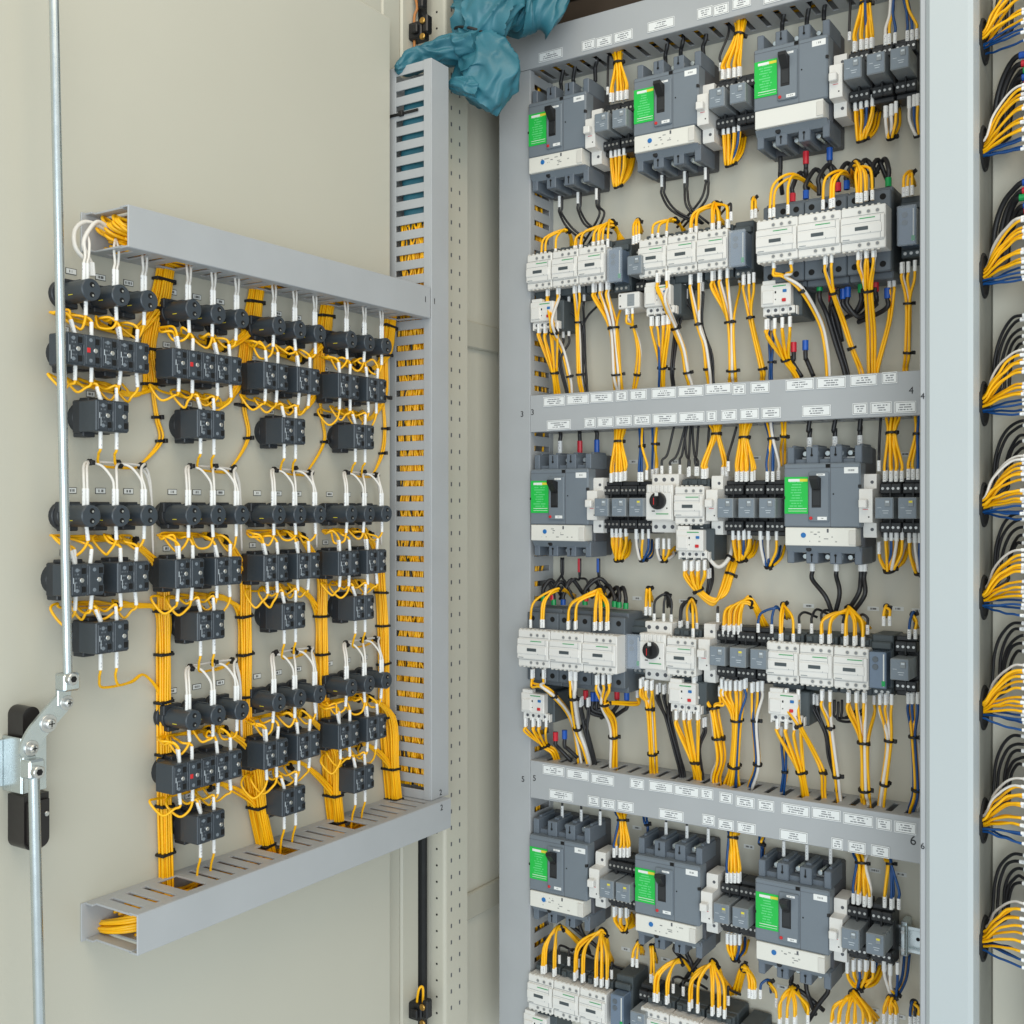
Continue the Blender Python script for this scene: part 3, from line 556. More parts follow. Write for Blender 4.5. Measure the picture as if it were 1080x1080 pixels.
# ================================================================== switch gear on the door
ORD = ('first', 'second', 'third', 'fourth'); ROWN = ('upper', 'middle', 'lower')
def pilot_lamp(label, y, zc):
    t = thing('pilot_lamp', label, 'pilot lamp', (XD, y, zc), DR, 'dark round pilot lamps on the door')
    part(t, 'collar', 'pl_c', 'pilot_dark', lambda b: (b.cyl((0, .0005, 0), 'o', .0112, .022, 18), b.cyl((0, .018, 0), 'o', .0150, .006, 22, c=.001), b.cyl((0, .024, 0), 'o', .0136, .008, 22, c=.001), b.box(-.0130, .0130, .026, .034, .003, .0148, .001), b.box(-.0085, .0085, .022, .036, -.0160, -.010, .001)))
    part(t, 'lamp_body', 'pl_b', 'pilot', lambda b: (b.cyl((0, .030, 0), 'o', .0116, .040, 24, c=.0010), b.box(-.0016, .0016, .034, .052, .0105, .0126, .0004)))
    part(t, 'printed_mark', 'pl_m', 'label_yellow', lambda b: b.box(-.0108, -.0104, .046, .053, -.0052, -.0044, 0))
    for s in (1, -1):
        h = part(t, 'terminal_hole', 'pl_h', 'hole', lambda b: b.cyl((0, 0, 0), 'o', .0029, .0004, 12), loc=(.0006, .0699, s * .0052))
        part(h, 'terminal_screw', 'pl_s', 'steel_screw', lambda b: b.cyl((.0008, .0002, -.0006), 'o', .0012, .0004, 8))
    return t
def switch_block(label, y, zc, n=2, red=False, disc=True):
    t = thing('switch_block', label, 'switch', (XD, y, zc), DR, 'black contact blocks on the door'); wb_ = .0205; tot = n * wb_
    part(t, 'collar', ('sb_c', disc), 'pilot_dark', lambda b: (b.cyl((-.003, .0005, 0), 'o', .0112, .022, 18), b.cyl((-.003, .018, 0), 'o', .0168, .010, 24, c=.0012), b.box(-.0195, .0195, .026, .040, -.0175, .0175, .0015), b.box(-.0125, .0125, .028, .044, .0140, .0205, .001), b.box(-.0170, -.0020, .024, .042, -.0215, -.0150, .001)))
    for k in range(n):
        x = -tot / 2 + wb_ * (k + .5)
        bl = part(t, 'contact_block', 'sb_b', 'pilot', lambda b: (b.box(-.0100, .0100, .0385, .0680, -.0165, .0165, .0012), b.box(.0040, .0095, .0675, .0690, .0050, .0150, .0006), b.box(.0040, .0095, .0675, .0690, -.0150, -.0050, .0006)), loc=(x, 0, 0))
        part(bl, 'nameplate', ('sb_np', k % 2), 'pilot_print' if k % 2 == 0 else 'pilot', lambda b: b.box(-.0088, .0030, .0675, .0700, -.0150, .0150, .0006))
        part(bl, 'terminal_recess', 'sb_r', 'hole', lambda b: (b.box(.0030, .0075, .0688, .0702, .0065, .0125, .0002), b.box(.0030, .0075, .0688, .0702, -.0125, -.0065, .0002)))
        part(bl, 'terminal_screw', 'sb_s', 'steel_screw', lambda b: b.cyl((.0025 if k % 2 == 0 else .0000, .0696, 0), 'o', .0025, .0016, 10, c=.0004))
        part(bl, 'terminal_screw', 'sb_s2', 'breaker_grey', lambda b: (b.cyl((-.003, .0696, .0105), 'o', .0021, .0008, 8), b.cyl((-.003, .0696, -.0105), 'o', .0021, .0008, 8)))
        if k % 2 == 0: part(bl, 'printed_mark', 'sb_m', 'relay_mark', lambda b: (b.box(-.0075, -.0068, .0698, .0704, -.0030, .0030, 0), b.box(-.0058, -.0054, .0698, .0704, -.0110, -.0020, 0)))
        else: part(bl, 'rib', 'sb_rib', 'pilot', lambda b: (b.box(.0096, .0112, .0400, .0660, .0050, .0150, .0005), b.box(.0096, .0112, .0400, .0660, -.0150, -.0050, .0005)))
        if red and k == 1: part(bl, 'red_mark', 'sb_red', 'red', lambda b: b.box(-.0075, -.0035, .0698, .0706, -.0025, .0025, .0003))
    return t
YG = lambda c: 0.7135 + 0.1342 * c
ZL = (1.525, 1.291, 1.058); ZBk = (1.462, 1.225, 0.995); ZP = (1.396, 1.163, 0.930)
def gname(r, c):
    return '%s group %s from the rod' % (ROWN[r], ORD[c])
def door_tag(y, zc, wd=.012):
    o = part(door, 'printed_tag', ('dtag', wd), ['tag_print', 'black'], lambda b: (b.box(-wd / 2, wd / 2, 0, .0006, -.0027, .0027, .0001), b.box(-wd / 2 - .0006, wd / 2 + .0006, 0, .0003, -.0033, .0033, 0, 1)), loc=(y, SKIN + .0003, zc))
GROUPS = [(r, c) for r in range(3) for c in range(4) if not (r == 2 and c == 0)]
for (r, c) in GROUPS:
    y0 = YG(c)
    for k in range(3):
        pilot_lamp('dark %s pilot lamp, %s' % (side[k], gname(r, c)), y0 + .0365 * k, ZL[r])
        door_tag(y0 + .0365 * k + .012, ZL[r] + .027)
    big = (r, c) in ((0, 0), (0, 1), (2, 1))
    switch_block('black %sswitch block on the left below the lamps, %s' % ('triple ' if big else '', gname(r, c)), y0 - .004 + (.006 if big else 0), ZBk[r], 3 if big else 2, big)
    switch_block('black switch block on the right below the lamps, %s' % gname(r, c), y0 + .0535, ZBk[r])
    switch_block('black single switch block at the foot of the %s' % gname(r, c), y0 + .027, ZP[r])
    door_tag(y0 + .004, ZBk[r] + .027, .010)
    door_tag(y0 + .036, ZP[r] + .027, .010)
# ------------------------------------------------------------------ wires
def catmull(pts, n=5):
    out = []; P_ = [pts[0] * 2 - pts[1]] + list(pts) + [pts[-1] * 2 - pts[-2]]
    for i in range(1, len(P_) - 2):
        a, b, c, d = P_[i - 1], P_[i], P_[i + 1], P_[i + 2]
        for k in range(n):
            t = k / n
            out.append(0.5 * ((2 * b) + (c - a) * t + (2 * a - 5 * b + 4 * c - d) * t * t + (3 * b - a - 3 * c + d) * t ** 3))
    out.append(pts[-1]); return out
def tube_mesh(name, pts, r, m, sides=7):
    V = []; F = []; n = len(pts); t0 = (pts[1] - pts[0]).normalized()
    u = t0.orthogonal().normalized(); prev = t0
    for i in range(n):
        t = (pts[min(i + 1, n - 1)] - pts[max(i - 1, 0)])
        t = t.normalized() if t.length > 1e-9 else prev
        u = (u - t * u.dot(t)); u = u.normalized() if u.length > 1e-6 else t.orthogonal().normalized(); v = t.cross(u); prev = t
        for k in range(sides):
            a = 2 * math.pi * k / sides; V.append(pts[i] + (u * math.cos(a) + v * math.sin(a)) * r)
    for i in range(n - 1):
        for k in range(sides): F.append((i * sides + k, i * sides + (k + 1) % sides, (i + 1) * sides + (k + 1) % sides, (i + 1) * sides + k))
    F.append(tuple(range(sides))[::-1]); F.append(tuple(range((n - 1) * sides, n * sides)))
    me = bpy.data.meshes.new(name); me.from_pydata([tuple(p) for p in V], [], F); me.materials.append(MATS[m])
    me.polygons.foreach_set('use_smooth', [True] * len(me.polygons)); return me
WIRE = {'y': ('wire_y', .00195), 'k': ('wire_k', .0019), 'w': ('wire_w', .0023), 'b': ('wire_b', .0019), 'K': ('wire_k', .0033), 'W': ('wire_w', .0031), 'Y': ('wire_y', .0022), 'd': ('wire_y', .00148), 'v': ('wire_w', .00150), 'e': ('wire_b', .0014), 'f': ('wire_y', .0016), 'g': ('wire_k', .0016)}
SLV = {'s': 'sleeve', 'r': 'cap_red', 'B': 'cap_blue', 'g': 'cap_green'}
def add_wire(root, pts, code, sleeve='s', slen=.015, n=5, sdir=None, jit=.0):
    m, r = WIRE[code]; o0 = root.location
    q = [Vector(p) - o0 for p in pts]
    if jit:
        for i in range(2, len(q) - 1): q[i] = q[i] + Vector((random.gauss(0, jit), random.gauss(0, jit), random.gauss(0, jit)))
    me = tube_mesh('wire', catmull(q, n), r, m); o = bpy.data.objects.new('wire', me); COL.objects.link(o); o.parent = root
    if sleeve:
        d = (q[1] - q[0]).normalized() if sdir is None else sdir
        key = ('slv', sleeve, round(slen, 4), round(r, 4))
        rs = r + .0006 if sleeve == 's' else r + .0010
        sl = part(o, 'sleeve' if sleeve == 's' else 'coloured_cap', key, SLV[sleeve], lambda b: b.cyl((0, 0, 0), 'z', rs, slen, 10, c=.0004))
        sl.location = q[0]; sl.rotation_mode = 'QUATERNION'; sl.rotation_quaternion = Vector((0, 0, 1)).rotation_difference(d)
    return o
def add_tie(root, p, t, r, headdir=None):
    o0 = root.location; rr = round(r + .0006, 4)
    o = part(root, 'cable_tie', ('tie', rr), 'tie', lambda b: (b.cyl((0, 0, -.0016), 'z', rr, .0032, 14), b.box(rr - .0008, rr + .0030, -.0025, .0025, -.0024, .0024, .0004)))
    o.location = Vector(p) - o0; o.rotation_mode = 'QUATERNION'; o.rotation_quaternion = Vector((0, 0, 1)).rotation_difference(t.normalized()) @ Quaternion((0, 0, 1), random.uniform(-.7, .7))
UP = Vector((0, 0, 1)); DN = Vector((0, 0, -1))
def loom(label, cols, starts, vias, sdir, ties=(), sl='s', slen=.0145, spread=None, out=Vector((0, -1, 0)), group='wire looms in the cabinet', name='wire_loom', jit=.0006, root=None, lead=.010, spr=None, rise=0.0):
    """wires leave their terminals along sdir inside marker sleeves and gather into one packed bundle through the via points"""
    if cols.count('y') >= 4 and len(starts) > 1: cols = cols + 'y' * (3 if cols.count('y') > 5 else 2)     # a few strands lie hidden behind the first row
    n = len(cols); vias = [Vector(v) for v in vias]; starts = [Vector(s) for s in starts]
    if root is None: root = thing(name, label, 'wiring', vias[min(1, len(vias) - 1)] if False else vias[0], 0, group)
    rm = max(WIRE[c][1] for c in cols)
    R_ = spread if spread else rm * math.sqrt(n) * 1.02
    slots = []
    for k in range(n):
        rr = R_ * math.sqrt((k + .5) / n) * (0.0 if n == 1 else .92); a = 2.39996 * k; slots.append((rr * math.cos(a), rr * math.sin(a)))
    slots.sort(key=lambda q: q[0])
    order = sorted(range(n), key=lambda i: (starts[i % len(starts)] - vias[0]).dot(Vector((1, 1, 0)) if out.y == 0 or True else out) if True else 0)
    rank = {w_: k for k, w_ in enumerate(order)}
    tang = []
    for j, v in enumerate(vias):
        a = vias[j - 1] if j else sum(starts, Vector()) / len(starts); b = vias[j + 1] if j + 1 < len(vias) else v + (v - a)
        tang.append((b - a).normalized())
    for i, c in enumerate(cols):
        s = starts[i % len(starts)].copy(); rep = i // len(starts)
        if rep: s += Vector((random.uniform(-.001, .001), .0035 * rep if out.y else random.uniform(-.002, .002), .001 * rep)) + (Vector((-.0035 * rep, 0, 0)) if not out.y else Vector())
        e = s + sdir * slen; l2 = e + sdir * lead * random.uniform(.6, 1.3)
        if rise: dv = vias[0] - e; l2 = e + sdir * max(lead, rise * random.uniform(.85, 1.1) * abs(dv.z)) + Vector((dv.x, dv.y, 0)) * .14
        pts = [s, e, l2]
        for j, v in enumerate(vias):
            t = tang[j]; u = out.cross(t); u = u.normalized() if u.length > 1e-4 else t.orthogonal().normalized(); w_ = t.cross(u)
            sx, sy = slots[rank[i]]; f = (spr[j] if spr else 1.0)
            if u.dot(Vector((1, 1, 0))) < 0 and abs(t.z) > .5: u = -u
            pts.append(v + (u * sx + w_ * sy) * f)
        sc = sl[i % len(sl)] if sl else None
        add_wire(root, pts, c, sc if sc != '-' else None, slen, 5, None, jit)
    for j in ties: add_tie(root, vias[j], tang[j], R_ * (spr[j] if spr else 1.0) + rm * .55)
    return root
# ---- tracks of the vertical looms on the door (surveyed), wires ride on them in packed slots
def dense(px): return [Q(x, y, .024) for x, y in px]
UPT = [dense(p) for p in ([(176, 266), (174, 290), (166, 325), (158, 368), (161, 405), (166, 440), (170, 465), (164, 482)], [(272, 298), (270, 313), (263, 348), (258, 388), (258, 428), (262, 462), (257, 486)], [(347, 315), (345, 328), (339, 362), (337, 400), (340, 438), (343, 466), (337, 490)], [(414, 325), (412, 339), (406, 375), (405, 418), (407, 452), (404, 478), (397, 495)])]
LOT = [dense(p) for p in ([(161, 562), (167, 600), (171, 645), (172, 690), (172, 740), (173, 795), (173, 850), (174, 900), (175, 945)], [(251, 564), (255, 605), (257, 650), (258, 690), (258, 735), (260, 795), (268, 850), (276, 890), (279, 908)], [(334, 568), (337, 605), (338, 650), (339, 690), (340, 725), (344, 785), (348, 838), (351, 866), (352, 880)], [(398, 592), (401, 625), (403, 660), (404, 700), (405, 755), (409, 810), (412, 842), (413, 858)])]
CNT = {}; SEQ = [0, 1, -1, 2, -2, 3, -3]
def ride(up, c, zj):
    key = (up, c); lst = CNT.setdefault(key, []); k = len(lst); lst.append(zj)
    tr = UPT[c][::-1] if up else LOT[c]
    nw = 7 if up else 5; a = SEQ[k % nw]; b = k // nw; ph = random.uniform(0, 6); out = []
    for j, p in enumerate(tr):
        if (p.z > zj + .006) if up else (p.z < zj - .006):
            out.append(p + Vector((b * .0030 - .003 + .0005 * math.sin(ph + j), a * .0031 + (.0015 if b % 2 else 0) + .0005 * math.sin(ph + 1.7 * j), 0)))
    return out
OX = Vector((1, 0, 0))
for (r, c) in GROUPS:
    y0 = YG(c); zl, zb, zp = ZL[r], ZBk[r], ZP[r]
    T = lambda y, z_, d: Vector((XD + d, y0 + y, z_))
    root = thing('switch_wiring', 'yellow and white looped wires of the %s' % gname(r, c), 'wiring', T(.05, zb, 0), 0, 'wiring of the switch groups on the door')
    J = lambda s=.002: random.uniform(-s, s)
    up = r == 0
    def go(pts, zj, slen=.015):
        add_wire(root, pts + ride(up, c, zj), 'd', slen=slen)
    for q, yy in enumerate((.018, .038)):   # lowest block: out below
        s = T(yy, zp - .0165, .060); pt = [s, s + Vector((0, 0, -.018))]
        if r == 2: add_wire(root, pt + [T(yy + .001, zp - .050, .054), T(yy + .003, zp - .070, .05), T(yy + .005, .866, .048)], 'd', slen=.018)
        elif r == 1: go(pt + [T(yy + .003, zp - .044, .054), T(yy + .014, zp - .056, .045), T(.075, zp - .056 + J(.001), .036), T(.100, zp - .053, .028)], zp - .060, .018)
        else: go(pt + [T(yy + .002, zp - .040, .054), T(yy + .012, zp - .0515, .044), T(.072, zp - .0530 + J(.001), .034), T(.094, zp - .049, .026)], zp - .040, .018)
    for q, yy in enumerate((.018, .038)):   # lowest block: in from above
        for dup in range(2 if q == 0 else 1):
            s = T(yy + .0038 * dup, zp + .0165, .060 - .004 * dup)
            go([s, s + Vector((0, -.006 * (1 - q) + J(.002), .017)), T(yy - .012 + .004 * q, zb - .036, .050), T(yy - .012, zb - .026, .036), T(yy + .02, zb - .030 + J(), .028), T(.088, zb - .036 + J(), .026)], zb - .036)
    tops = [-.013, .006, .043, .063]
    for q, yy in enumerate(tops):     # below the switch blocks
        s = T(yy + J(.0015), zb - .0165, .060); lo = random.uniform(.034, .046); lf = random.uniform(.004, .018)
        go([s, s + Vector((0, J(.002), -.0165)), T(yy - .003, zb - lo, .056), T(yy - lf, zb - lo - .006 + J(), .050), T(yy - lf - .008 + J(), zb - lo + .010, .040), T(yy - lf + .006, zb - .027 + J(), .032), T(yy + .012, zb - .030 + J(), .028), T(max(.086, yy + .014), zb - .036 + J(.003), .026)], zb - .038)
    for q, yy in enumerate(tops):     # above the switch blocks
        for dup in range(2 if q in (0, 2) else 1):
            s = T(yy + .0038 * dup + J(.001), zb + .0165, .060 - .005 * dup); tilt = random.uniform(-.35, -.02) if q % 2 == 0 else random.uniform(-.12, .12)
            go([s, s + Vector((.0, .016 * tilt, .016)), T(yy - .007 + J(.004), zb + .040 + J(.004), .055), T(yy - .010 + J(.006), zl - .024 + J(.004), .046), T(yy + .004 + J(.004), zl - .022 + J(), .030), T(max(.080, yy + .012), zl - .030 + J(.003), .027)], zl - .030)
    for k in range(3):                # below the lamps
        ys = .0365 * k; s = T(ys + J(.001), zl - .0108, .060); lo = random.uniform(.025, .036)
        go([s, s + Vector((0, J(.002), -.015)), T(ys - .004 + J(), zl - lo - .004, .057), T(ys - .011 + J(.005), zl - lo - .005 + J(.003), .052), T(ys - .016 + J(.005), zl - lo + .008, .043), T(ys - .005 + J(.004), zl - .023 + J(.003), .034), T(max(ys + .01, .03), zl - .026 + J(.002), .027), T(max(.086, ys + .012), zl - .031 + J(.003), .026 + J(.003))], zl - .030)
    # white feeds to the lamps
    for k in range(3):
        ys = .0365 * k; za = zl + .0560
        for dup in (-1, 1):
            s = T(ys + .0019 * dup, zl + .0108, .060); e = s + UP * .018
            if r == 0: add_wire(root, [s, e, T(ys + .003 + .002 * dup, zl + .036, .058), T(ys + .005 + .003 * dup, zl + .052, .055), T(ys + .010, 1.590, .047)], 'v', slen=.018)
            elif dup > 0 and k < 2:     # arch over to the next lamp
                s2 = T(ys + .0365 - .0019, zl + .0108, .060)
                add_wire(root, [s, e, T(ys + .0030, zl + .042, .058), T(ys + .0090, zl + .0530, .050), T(ys + .0180, za, .044), T(ys + .0270, zl + .0530, .050), T(ys + .0335, zl + .040, .058), s2 + UP * .018, s2], 'v', slen=.018)
                sl = part(root, 'sleeve', ('slv', 's', .018, .0016), 'sleeve', lambda b: b.cyl((0, 0, 0), 'z', .0022, .018, 10, c=.0004)); sl.location = s2 - root.location
            elif dup < 0 and k == 0 or k == 2 and dup > 0:   # trunk line along the arch tops, then down to the loom
                fr = [s, e, T(ys - .001, zl + .042, .058), T(ys + .005, zl + .0525, .050), T(ys + .014, za + .001, .044)]
                if k == 0: fr += [T(.036, za + .0015, .041), T(.060, za + .001, .038)]
                add_wire(root, fr + [T(.092 + J(.002), zl + .0545, .034), T(.103 + J(.002), zl + .042, .030), T(.108, zl + .020, .029), T(.110, zl - .015, .028), T(.113, zl - .045, .026)], 'v', slen=.018)
            elif k == 2 and dup < 0: pass
    hv = [(T(.084, zl - .030, .027), Vector((0, 1, -.2)), .0056), (T(.056, zl - .026, .028), Vector((0, 1, -.1)), .0046), (T(.06, zb - .033, .028), Vector((0, 1, 0)), .0040)]
    if r > 0: hv += [(T(.0165, zl + .0568, .044), Vector((0, 1, 0)), .0030), (T(.0540, zl + .0568, .041), Vector((0, 1, 0)), .0036), (T(.088, zl + .0550, .036), Vector((0, 1, -.2)), .0036)]
    for p, t, rr in hv: add_tie(root, p, t, rr)
for (up, c), lst in CNT.items():
    tr = UPT[c] if up else LOT[c]
    tl = thing('loom_ties', 'black cable ties around the %s yellow loom, %s from the rod' % ('short upper' if up else 'long lower', ORD[c]), 'cable ties', tr[1], 0, 'cable ties of the door looms')
    pts = [tr[1].lerp(tr[2], .15)] + tr[2:-1] if up else tr[1:-1]
    for p in pts:
        n = sum(1 for z_ in lst if ((p.z > z_) if up else (p.z < z_)))
        if n < 2: continue
        nw = 7 if up else 5; hw = min(n, nw) * .0017 + .0014; lay = max(1, math.ceil(n / nw)); x0_ = -.003 - .0026; x1_ = x0_ + .0030 * lay + .0022
        o = part(tl, 'cable_tie', ('flattie', min(n, nw), lay), 'tie', lambda b: (b.box(-hw, hw, x0_, x1_, -.0017, .0017, .0006), b.box(hw - .001, hw + .003, -.003, .003, -.0026, .0026, .0005)))
        o.location = p - tl.location; o.rotation_euler = (0, random.uniform(-.12, .12), DR)
# ================================================================== wires of the device rows
NL = {}
def where(px, py):
    row = 'top row' if py < 170 else 'second row' if py < 420 else 'middle row' if py < 610 else 'fourth row' if py < 835 else 'fifth row' if py < 985 else 'bottom row'
    return row
def CL(kind, cols, starts, vias, sd, ties=(), d0=.062, sl='s', **kw):
    """starts (px,py[,dep]) and vias (px,py,dep) are sight lines met with planes parallel to the plate"""
    S_ = [P(s[0], s[1], s[2] if len(s) > 2 else d0) for s in starts]; V_ = [P(*v) for v in vias]
    return loom(kind, cols, S_, V_, UP if sd == 'u' else DN, ties, sl, **kw)
D_ = .050; E_ = .040
side3 = ('left', 'middle', 'right')
# --- top row: relay tops up into the top duct
CL('yellow loom from duct to the left relays, top row', 'yyyyyyyy', [(644, 108), (651, 106.5), (655, 106), (660, 105)], [(652, 67, .055), (651.5, 54, .048), (651, 46, .042)], 'u', (0,), spr=[1, 1.6, 1.9])
CL('yellow loom from duct to the middle relays, top row', 'yyyyyyyyy', [(762, 84), (768, 83), (774, 82), (779, 81)], [(780, 37, .055), (781, 22, .048), (782, 12, .042)], 'u', (0,), spr=[1, 1.6, 1.9])
CL('yellow loom from duct to the right relays, top row', 'yyyyyybyy', [(901, 55), (908, 53), (914, 52), (919, 51)], [(913, 4, .055), (914, -12, .05), (914, -22, .042)], 'u', (0,), spr=[1, 1.4, 1.6])
CL('blue and white wires above the second right relay, top row', 'wybb', [(934, 48), (938, 47), (944, 46)], [(940, 15, .055), (942, -8, .05), (943, -20, .042)], 'u')
CL('blue and yellow wires above the last relay, top row', 'bbyy', [(957, 44), (962, 43), (967, 42)], [(958, 12, .055), (954, -5, .05), (952, -20, .042)], 'u')
for k, (a, b) in enumerate((((641, 100), (641, 66)), ((760, 75), (768, 36)), ((896, 43), (897, 2)))):
    CL('single black wire into the %s narrow breaker, top row' % side3[k], 'k', [(*a, .055)], [(b[0], b[1], .05), (b[0] + 1, b[1] - 14, .045)], 'u', slen=.012)
for k, pts in enumerate((((592, 84), (605, 80), (628, 74)), ((702, 58), (718, 54), (742, 50)), ((825, 25), (851, 18), (869, 9)))):
    root = None
    for j, (x, y) in enumerate(pts):
        root = CL('short black cables between duct and %s breaker, top row' % side3[k], 'K', [(x, y + 12, .034)], [(x + 2, y - 9, .038), (x + 3, y - 22, .04)], 'u', root=root, sl='-', slen=.008)
# hanging loops under the relays
def hang(label, cols, starts, tie_, end, d0=.056, sl='s'):
    mx = ((tie_[0] + end[0]) / 2 + 3, (tie_[1] * .65 + end[1] * .35), .03)
    CL(label, cols, starts, [(tie_[0], tie_[1], .045), mx, (end[0], end[1], .015)], 'd', (0,), d0, sl, spr=[1, 1.3, 1.6], slen=.016, lead=.010, rise=.45)
hang('yellow loop hanging under the left relays, top row', 'yyyyyyy', [(644.4, 156), (649, 155), (653, 154), (658, 153)], (652, 196), (667, 152))
hang('yellow loop hanging under the middle relays, top row', 'yyybyyy', [(763, 131), (768, 130), (774, 128.5), (779, 127)], (770, 174), (783, 140))
hang('yellow loop hanging under the first right relay, top row', 'yybyyyy', [(902, 105), (908, 103), (914, 101), (920, 100)], (909, 148), (923, 120))
hang('white, yellow and blue loop under the second right relay, top row', 'wwyyb', [(934, 112), (940, 110), (945, 107)], (940, 145), (947, 118))
hang('white, blue and yellow loop under the last relay, top row', 'wby', [(959, 102), (964, 100), (968, 99)], (968, 143), (971, 118))
# breaker outlets
def outlet(label, starts, mids, ends, caps='sss', code='k', dup=1):
    root = None
    for j, s in enumerate(starts):
        for q in range(dup):
            root = CL(label, code, [(s[0] + q * 3, s[1], .040)], [(mids[j][0] + q * 5, mids[j][1], .045), (ends[j][0] + q * 6, ends[j][1], .030)], 'd', sl=caps[j] if q == 0 else '-', root=root, slen=.018)
outlet('black cables with white sleeves under the left breaker, top row', [(590, 207), (609.5, 203), (629, 199)], [(598, 240), (618, 238), (632, 228)], [(612, 252), (640, 246), (612, 262)], dup=2)
outlet('black cables with white sleeves under the middle breaker, top row', [(698, 185), (722, 181), (744, 177)], [(708, 222), (724, 219), (738, 212)], [(735, 236), (742, 236), (714, 240)], dup=2)
outlet('thick black, red and blue capped cables under the right breaker, top row', [(823, 165), (850, 160), (875, 156)], [(823, 188), (850, 180), (876, 178)], [(825, 205), (852, 200), (880, 198)], '-rB', 'K')
# --- second row: arcs over the contactors
def arc(label, cols, starts, apex, end, d0=.075, tie_=True, sl='s', apd=.05, **kw):
    CL(label, cols, starts, [(apex[0], apex[1], apd), (end[0], end[1], .024)], 'u', (0,) if tie_ else (), d0, sl, slen=.013, lead=.008, spr=[1, 1.3], rise=.66, **kw)
arc('low yellow arc over the first left contactor, second row', 'yyy', [(571, 275), (575, 274), (586, 271)], (598, 243), (604, 262))
arc('tall yellow arc over the left contactors, second row', 'yyyyyyy', [(606, 268), (612, 267), (625.5, 264), (631, 263), (635.5, 262), (641, 261)], (646, 236), (656, 256))
arc('low yellow arc over the first middle contactor, second row', 'yyy', [(688, 256), (694, 255), (703, 253)], (712, 232), (722, 244))
arc('tall yellow arc over the middle contactors, second row', 'yyyyyyy', [(728, 250), (734, 248), (751, 245), (758, 243), (767, 241)], (755, 217), (760, 236))
arc('single black hooked wire over the middle contactors, second row', 'k', [(771, 233)], (767, 217), (760, 226), tie_=False)
arc('low yellow arc over the first large contactor, second row', 'yyy', [(812, 230, .11), (816, 229, .11), (831, 226, .11)], (838, 185), (861, 200), tie_=False, apd=.085)
arc('yellow arc over the second large contactor, second row', 'yyy', [(868, 221, .11), (876, 220, .11), (879, 219, .11)], (890, 181), (900, 196), tie_=False, apd=.085)
arc('tall yellow arc over the third large contactor, second row', 'yyyyy', [(904, 214, .11), (908, 214, .11), (913, 212, .11), (920, 211, .11)], (903, 175), (900, 192), apd=.085)
for nm, cl, st, ap, en in (('module', 'yyy', [(953, 208), (957, 207), (962, 206)], (961, 183), (964, 196)), ('hidden relay right of the middle contactors', 'yy', [(793, 231), (797, 230)], (795, 210), (798, 222)), ('hidden relay right of the left contactors', 'yyy', [(668, 258), (671, 257), (674, 256)], (673, 233), (676, 246))):
    arc('short yellow wires tied above the %s, second row' % nm, cl, st, ap, en)
root = None
for a, b, c_, cap in (((836, 213), (844, 182), (856, 196), 'r'), ((850, 210), (860, 180), (872, 190), 'B'), ((864, 206), (874, 174), (886, 186), '-'), ((884, 202), (893, 172), (905, 184), 'r'), ((893, 200), (903, 170), (915, 184), 'B'), ((920, 198), (926, 168), (936, 190), '-'), ((937, 197), (932, 168), (922, 186), 'g'), ((905, 200), (913, 169), (926, 184), '-')):
    root = CL('thick black cable arcs behind the large contactors, second row', 'K', [(*a, .065)], [(*b, .045), (*c_, .035)], 'u', sl=cap, root=root, slen=.012)
# --- second row: looms down into duct 4
def drop(label, cols, starts, vias, ties, d0=.074, sl='s', **kw):
    n = len(vias); V = [(v[0], v[1], .064 - (.064 - E_) * ((j + 1) / n) ** 2) if len(v) < 3 else v for j, v in enumerate(vias)]
    last = V[-1]; V.append((last[0] + 1, last[1] + 12, E_))
    CL(label, cols, starts, V, 'd', ties, d0, sl, **kw)
r2 = ', second row'
drop('yellow loom below the left overload relay' + r2, 'yyyyy', [(568, 342), (574.5, 342), (581, 341), (588, 340)], [(584.5, 393), (588, 415)], (0,), .078)
drop('yellow and white bent loom passing the left overload relay' + r2, 'yyyw', [(577, 303), (588, 301)], [(582, 338, .095), (584, 350, .085), (593, 367), (601, 397), (603, 415)], (1, 3), .074)
drop('black cables beside the left overload relay' + r2, 'kk', [(594, 347), (600, 345)], [(591, 380), (598, 413)], (), .05)
drop('thin yellow and white loom under the second left contactor' + r2, 'yyw', [(605.5, 300), (611, 299)], [(609.5, 340), (611, 395), (614.5, 414)], (0, 1))
drop('black cables under the second left contactor' + r2, 'kkk', [(600, 312, .05), (616, 308, .05), (632, 306, .05)], [(615, 344, .04), (617, 395, .04), (619, 412)], ())
drop('thick yellow loom under the third left contactor' + r2, 'yyyyywwy', [(625.5, 299), (633, 297.5), (640, 296), (657, 303, .04)], [(647, 346), (651, 395), (653, 411)], (0, 1))
drop('yellow and white loom below the white timer' + r2, 'yyw', [(661, 322), (667, 321)], [(668, 345), (674, 369), (672, 395), (669, 410)], (0, 2))
drop('yellow loom with blue wire below the middle overload relay' + r2, 'yyyyyb', [(686.7, 334), (693, 334), (699, 333), (704, 332)], [(698, 388), (698, 408)], (0,), .078)
drop('yellow and white bent loom passing the middle overload relay' + r2, 'yyyww', [(693, 288), (703, 286)], [(701, 318, .095), (712, 346), (721, 369), (725, 393), (728.5, 405)], (1, 3), .088)
drop('black cables behind the middle overload relay' + r2, 'kkk', [(720, 306, .05), (724, 305, .05)], [(714, 350, .045), (709, 389), (710, 406)], (1,))
drop('thin yellow and white loom under the second middle contactor' + r2, 'yyww', [(728, 290), (737, 288)], [(736.7, 342), (743, 364), (746, 389), (748.5, 403)], (0, 2))
drop('black cables under the second middle contactor' + r2, 'kk', [(722, 300, .05), (741, 297, .05)], [(741, 344, .045), (750, 375, .045), (752, 402)], ())
